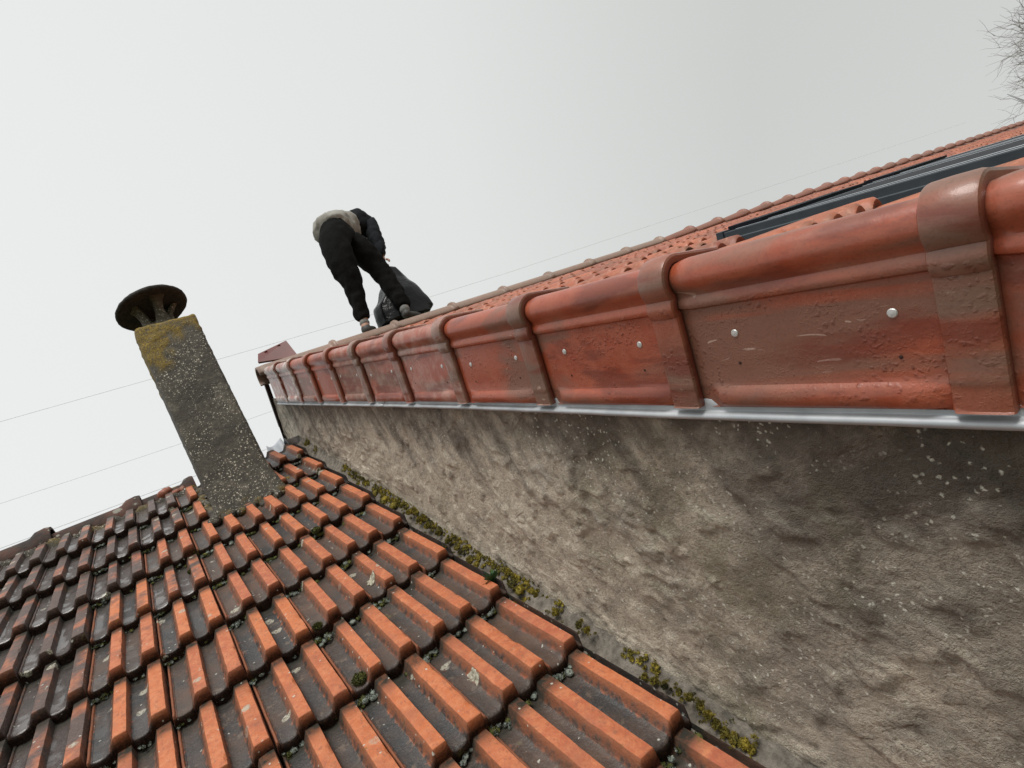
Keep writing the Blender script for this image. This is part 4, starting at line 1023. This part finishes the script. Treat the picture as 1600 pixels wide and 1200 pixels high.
# shirt over the lower back
J = [(mid(pel, w1, 0.6), (0.180, 0.165)), (w1, (0.182, 0.168)), (w2, 0.168), (mid(w2, chs, 0.8), 0.150)]
V, F = skin_mesh(J, [(0, 1), (1, 2), (2, 3)], 3)
world_part('shirt', wrinkle(wrinkle(V, 14, 0.018, 3), 34, 0.010, 8), F, M_SHIRT, per)
J = [(mid(w2, chs, .30), 0.160), (chs, 0.165), (nk, 0.10), (shR, 0.105), (mid(shR, elR, .5), 0.075), (elR, 0.068), (mid(elR, wrR, .6), 0.055), (wrR, 0.044), (shL, 0.088), (elL, 0.064), (wrL, 0.048)]
V, F = skin_mesh(J, [(0, 1), (1, 2), (1, 3), (3, 4), (4, 5), (5, 6), (6, 7), (1, 8), (8, 9), (9, 10)], 3)
world_part('jacket', wrinkle(V, 18, 0.012, 5), F, M_JACK, per)
def shoe(an, hl, to, z_):
    dr = to - hl; dr = dr / np.linalg.norm(dr)
    hl2 = hl.copy(); to2 = to.copy(); 
    V, F = skin_mesh([(an, 0.042), (hl2 - dr * 0.01, (0.044, 0.040)), (mid(hl2, to2, .5), (0.045, 0.036)), (to2 + dr * 0.04, (0.040, 0.026))], [(0, 1), (1, 2), (2, 3)], 2)
    world_part('shoe', V, F, M_SHOE, per)
shoe(anL + (hlL - anL) * 0.3, hlL, toL, 0); shoe(anR + (hlR - anR) * 0.2, hlR, toR, 0)
V, F = skin_mesh([(anR + (knR - anR) * .08, 0.050), (anR + (hlR - anR) * 0.8, 0.048)], [(0, 1)], 2); world_part('sock', V, F, M_SOCK, per)
V, F = skin_mesh([(anL + (knL - anL) * .05, 0.046), (anL + (hlL - anL) * 0.6, 0.045)], [(0, 1)], 2); world_part('sock', V, F, M_SOCK, per)

# ================================================================ BAG
M_BAG = mat_simple('black_plastic_film', (0.005, 0.0055, 0.006), (0.009, 0.0095, 0.010), 5, 0.22, 0.6, 0.03, spec=0.22)
ring_n = 40; lev = [(0.0, 0), (0.12, 1), (0.35, 2), (0.6, 3), (0.85, 4), (1.0, 5)]
L_ = [P(603, 418, 3.88), P(601, 440, 3.88), P(595, 462, 3.86), P(589, 480, 3.86), P(590, 498, 3.86), P(596, 512, 3.86)]
R_ = [P(618, 420, 3.88), P(630, 433, 3.88), P(644, 450, 3.88), P(660, 468, 3.88), P(673, 482, 3.88), P(668, 494, 3.88)]
V = []; nl = 30
for j in range(nl):
    t = j / (nl - 1) * (len(L_) - 1); k = min(int(t), len(L_) - 2); f = t - k
    a = mid(L_[k], L_[k + 1], f); b = mid(R_[k], R_[k + 1], f); c = (a + b) / 2; h = (b - a) / 2; hl_ = np.linalg.norm(h); dpt = min(0.11, hl_ * 0.6)
    dp_ = np.array([-.35, .93, 0.0]) * dpt
    for i in range(ring_n):
        an = 2 * math.pi * i / ring_n
        cc, ss = math.cos(an), math.sin(an); pw = 0.6
        cc = math.copysign(abs(cc) ** pw, cc); ss = math.copysign(abs(ss) ** pw, ss)
        fold = 1 + 0.10 * mnoise.noise(Vector((an * 2.2, j * 0.08, 2))) + 0.05 * mnoise.noise(Vector((math.cos(an) * 9, math.sin(an) * 9, j * 0.1)))
        V.append(c + h * cc * fold + dp_ * ss * fold)
F = grid_faces(ring_n, nl, True, True); F.append(tuple(range(ring_n))); F.append(tuple((nl - 1) * ring_n + i for i in range(ring_n))[::-1])
V = np.array(V); base = V.mean(axis=0); base[2] = V[:, 2].min()
bag = mesh('rubble_bag', wrinkle(V - base, 9, 0.014), F, M_BAG, loc=tuple(base), smooth=True)
tag(bag, 'shiny black plastic sack held open by the bending worker on the ridge', 'bag')

# ================================================================ WIRES
def wire(pts, y, label, r=0.006, ext=None):
    W = [P(a, b, y) for a, b in pts]
    W = [W[0] + (W[0] - W[1]) * 4] + W + [W[-1] + (W[-1] - W[-2]) * 3]
    mb = MB(); mb.tube([p - W[0] for p in W], r, 6)
    o = mesh('overhead_wire', mb.V, mb.F, M_WIRE, loc=tuple(W[0])); tag(o, label, 'wire', 'overhead wires crossing the sky')
wire([(0, 659), (120, 625), (241, 591), (343, 561), (454, 529), (550, 501), (662, 467), (800, 424), (950, 374), (1100, 325), (1250, 276)], 14, 'topmost overhead wire, passing behind the worker', 0.0035)
wire([(0, 787), (143, 740), (286, 692), (420, 644)], 14, 'middle overhead wire, passing halfway up the chimney shaft', 0.003)
wire([(0, 857), (120, 813), (240, 768), (320, 738)], 12, 'lowest overhead wire, just above the old ridge', 0.004)

# ================================================================ TREE (bare) and pylon on the right
def dirv(px, py):
    r = M @ np.array([px - 800.0, py - 600.0, FPX]); return r / np.linalg.norm(r)
ct = dirv(1728, -28) * 48.0
tb = np.array([ct[0], ct[1], GZ])
rng = np.random.default_rng(21)
tr = thing('tree', 'bare leafless tree with fine twigs beyond the roof at upper right', 'tree', tuple(tb))
H = ct[2] - GZ
mbT = MB(); mbC = MB()
mbT.tube([(0, 0, 0), (0.1, 0.05, H * 0.3), (0.0, 0.1, H * 0.62)], [0.38, 0.30, 0.20], 10)
def branch(p, d_, ln, r, lv):
    d_ = d_ / np.linalg.norm(d_); k = 3; pts = [p]; q = p.copy(); dd = d_.copy()
    for i in range(k):
        dd = dd + rng.normal(size=3) * 0.24 + np.array([0, 0, 0.04]); dd /= np.linalg.norm(dd); q = q + dd * ln / k; pts.append(q.copy())
    t_ = mbT if lv == 0 else mbC
    t_.tube(pts, [r, r * 0.85, r * 0.7, r * 0.5], 5 if lv < 2 else 3, cap=False)
    if lv >= 5: return
    nb = [6, 8, 7, 6, 4][lv]
    for i in range(nb):
        f = rng.uniform(0.3, 1.0); idx = min(int(f * k), k - 1); s_ = mid(pts[idx], pts[idx + 1], f * k - idx)
        nd = dd * 0.75 + rng.normal(size=3) * 0.55; branch(s_, nd, ln * rng.uniform(0.55, 0.8), max(r * 0.5, 0.008), lv + 1)
for i in range(11):
    a = 2 * math.pi * i / 11 + 0.4; z = H * (0.40 + 0.035 * i)
    branch(np.array([0.05, 0.08, z]), np.array([math.cos(a), math.sin(a), 0.75]), 3.9, 0.11, 1)
branch(np.array([0, 0.1, H * 0.62]), np.array([0, 0, 1.0]), 4.6, 0.16, 1)
mesh('trunk', mbT.V, mbT.F, M_BARK, tr); mesh('crown', mbC.V, mbC.F, M_BARK, tr)

tip = dirv(1574, 147) * 130.0
axis = dirv(1640, 176) * 130.0
pb = np.array([axis[0], axis[1], GZ])
py = thing('pylon', 'grey lattice steel mast whose pointed arm shows beneath the bare tree', 'pylon', tuple(pb))
rel = axis - pb; armdir = tip - axis; al = np.linalg.norm(armdir); armdir = armdir / al
mb = MB(); Ht = rel[2] + 3
for (sx, sy) in ((-1, -1), (1, -1), (1, 1), (-1, 1)):
    mb.tube([(sx * 2, sy * 2, 0), (sx * 0.6, sy * 0.6, Ht)], 0.09, 4)
for k in range(12):
    z0_, z1_ = Ht * k / 12, Ht * (k + 1) / 12; h0, h1 = 2 - 1.4 * k / 12, 2 - 1.4 * (k + 1) / 12
    for (a, b) in (((-1, -1), (1, -1)), ((1, -1), (1, 1)), ((1, 1), (-1, 1)), ((-1, 1), (-1, -1))):
        mb.tube([(a[0] * h0, a[1] * h0, z0_), (b[0] * h1, b[1] * h1, z1_)], 0.05, 3); mb.tube([(b[0] * h0, b[1] * h0, z0_), (a[0] * h1, a[1] * h1, z1_)], 0.05, 3)
mesh('mast', mb.V, mb.F, M_STEEL, py)
for sg in (1, -1):
    mb = MB(); a_t = np.array([0, 0, rel[2] + 0.3]) + armdir * al * sg * (1 if sg > 0 else 0.9); 
    a_t[2] = rel[2] + armdir[2] * al * (1 if sg > 0 else 1)
    up_ = np.array([0, 0, rel[2] + 1.2]); dn_ = np.array([0, 0, rel[2] - 0.9])
    mb.tube([up_, a_t], 0.07, 4); mb.tube([dn_, a_t], 0.07, 4)
    for k in range(6):
        f0, f1 = k / 6, (k + 0.5) / 6
        mb.tube([mid(up_, a_t, f0), mid(dn_, a_t, f1)], 0.045, 3); mb.tube([mid(dn_, a_t, f1), mid(up_, a_t, (k + 1) / 6)], 0.045, 3)
    mesh('cross_arm', mb.V, mb.F, M_STEEL, py)
p0 = dirv(1602, 163) * 128; p1 = dirv(1560, 196) * 100
mb = MB(); mb.tube([(0, 0, 0), p1 - p0, (p1 - p0) * 2.2], 0.03, 4)
o = mesh('overhead_wire', mb.V, mb.F, M_WIRE, loc=tuple(p0)); tag(o, 'short faint wire dropping from below the lattice mast at far right', 'wire', 'overhead wires crossing the sky')
print('objects', len(bpy.data.objects))
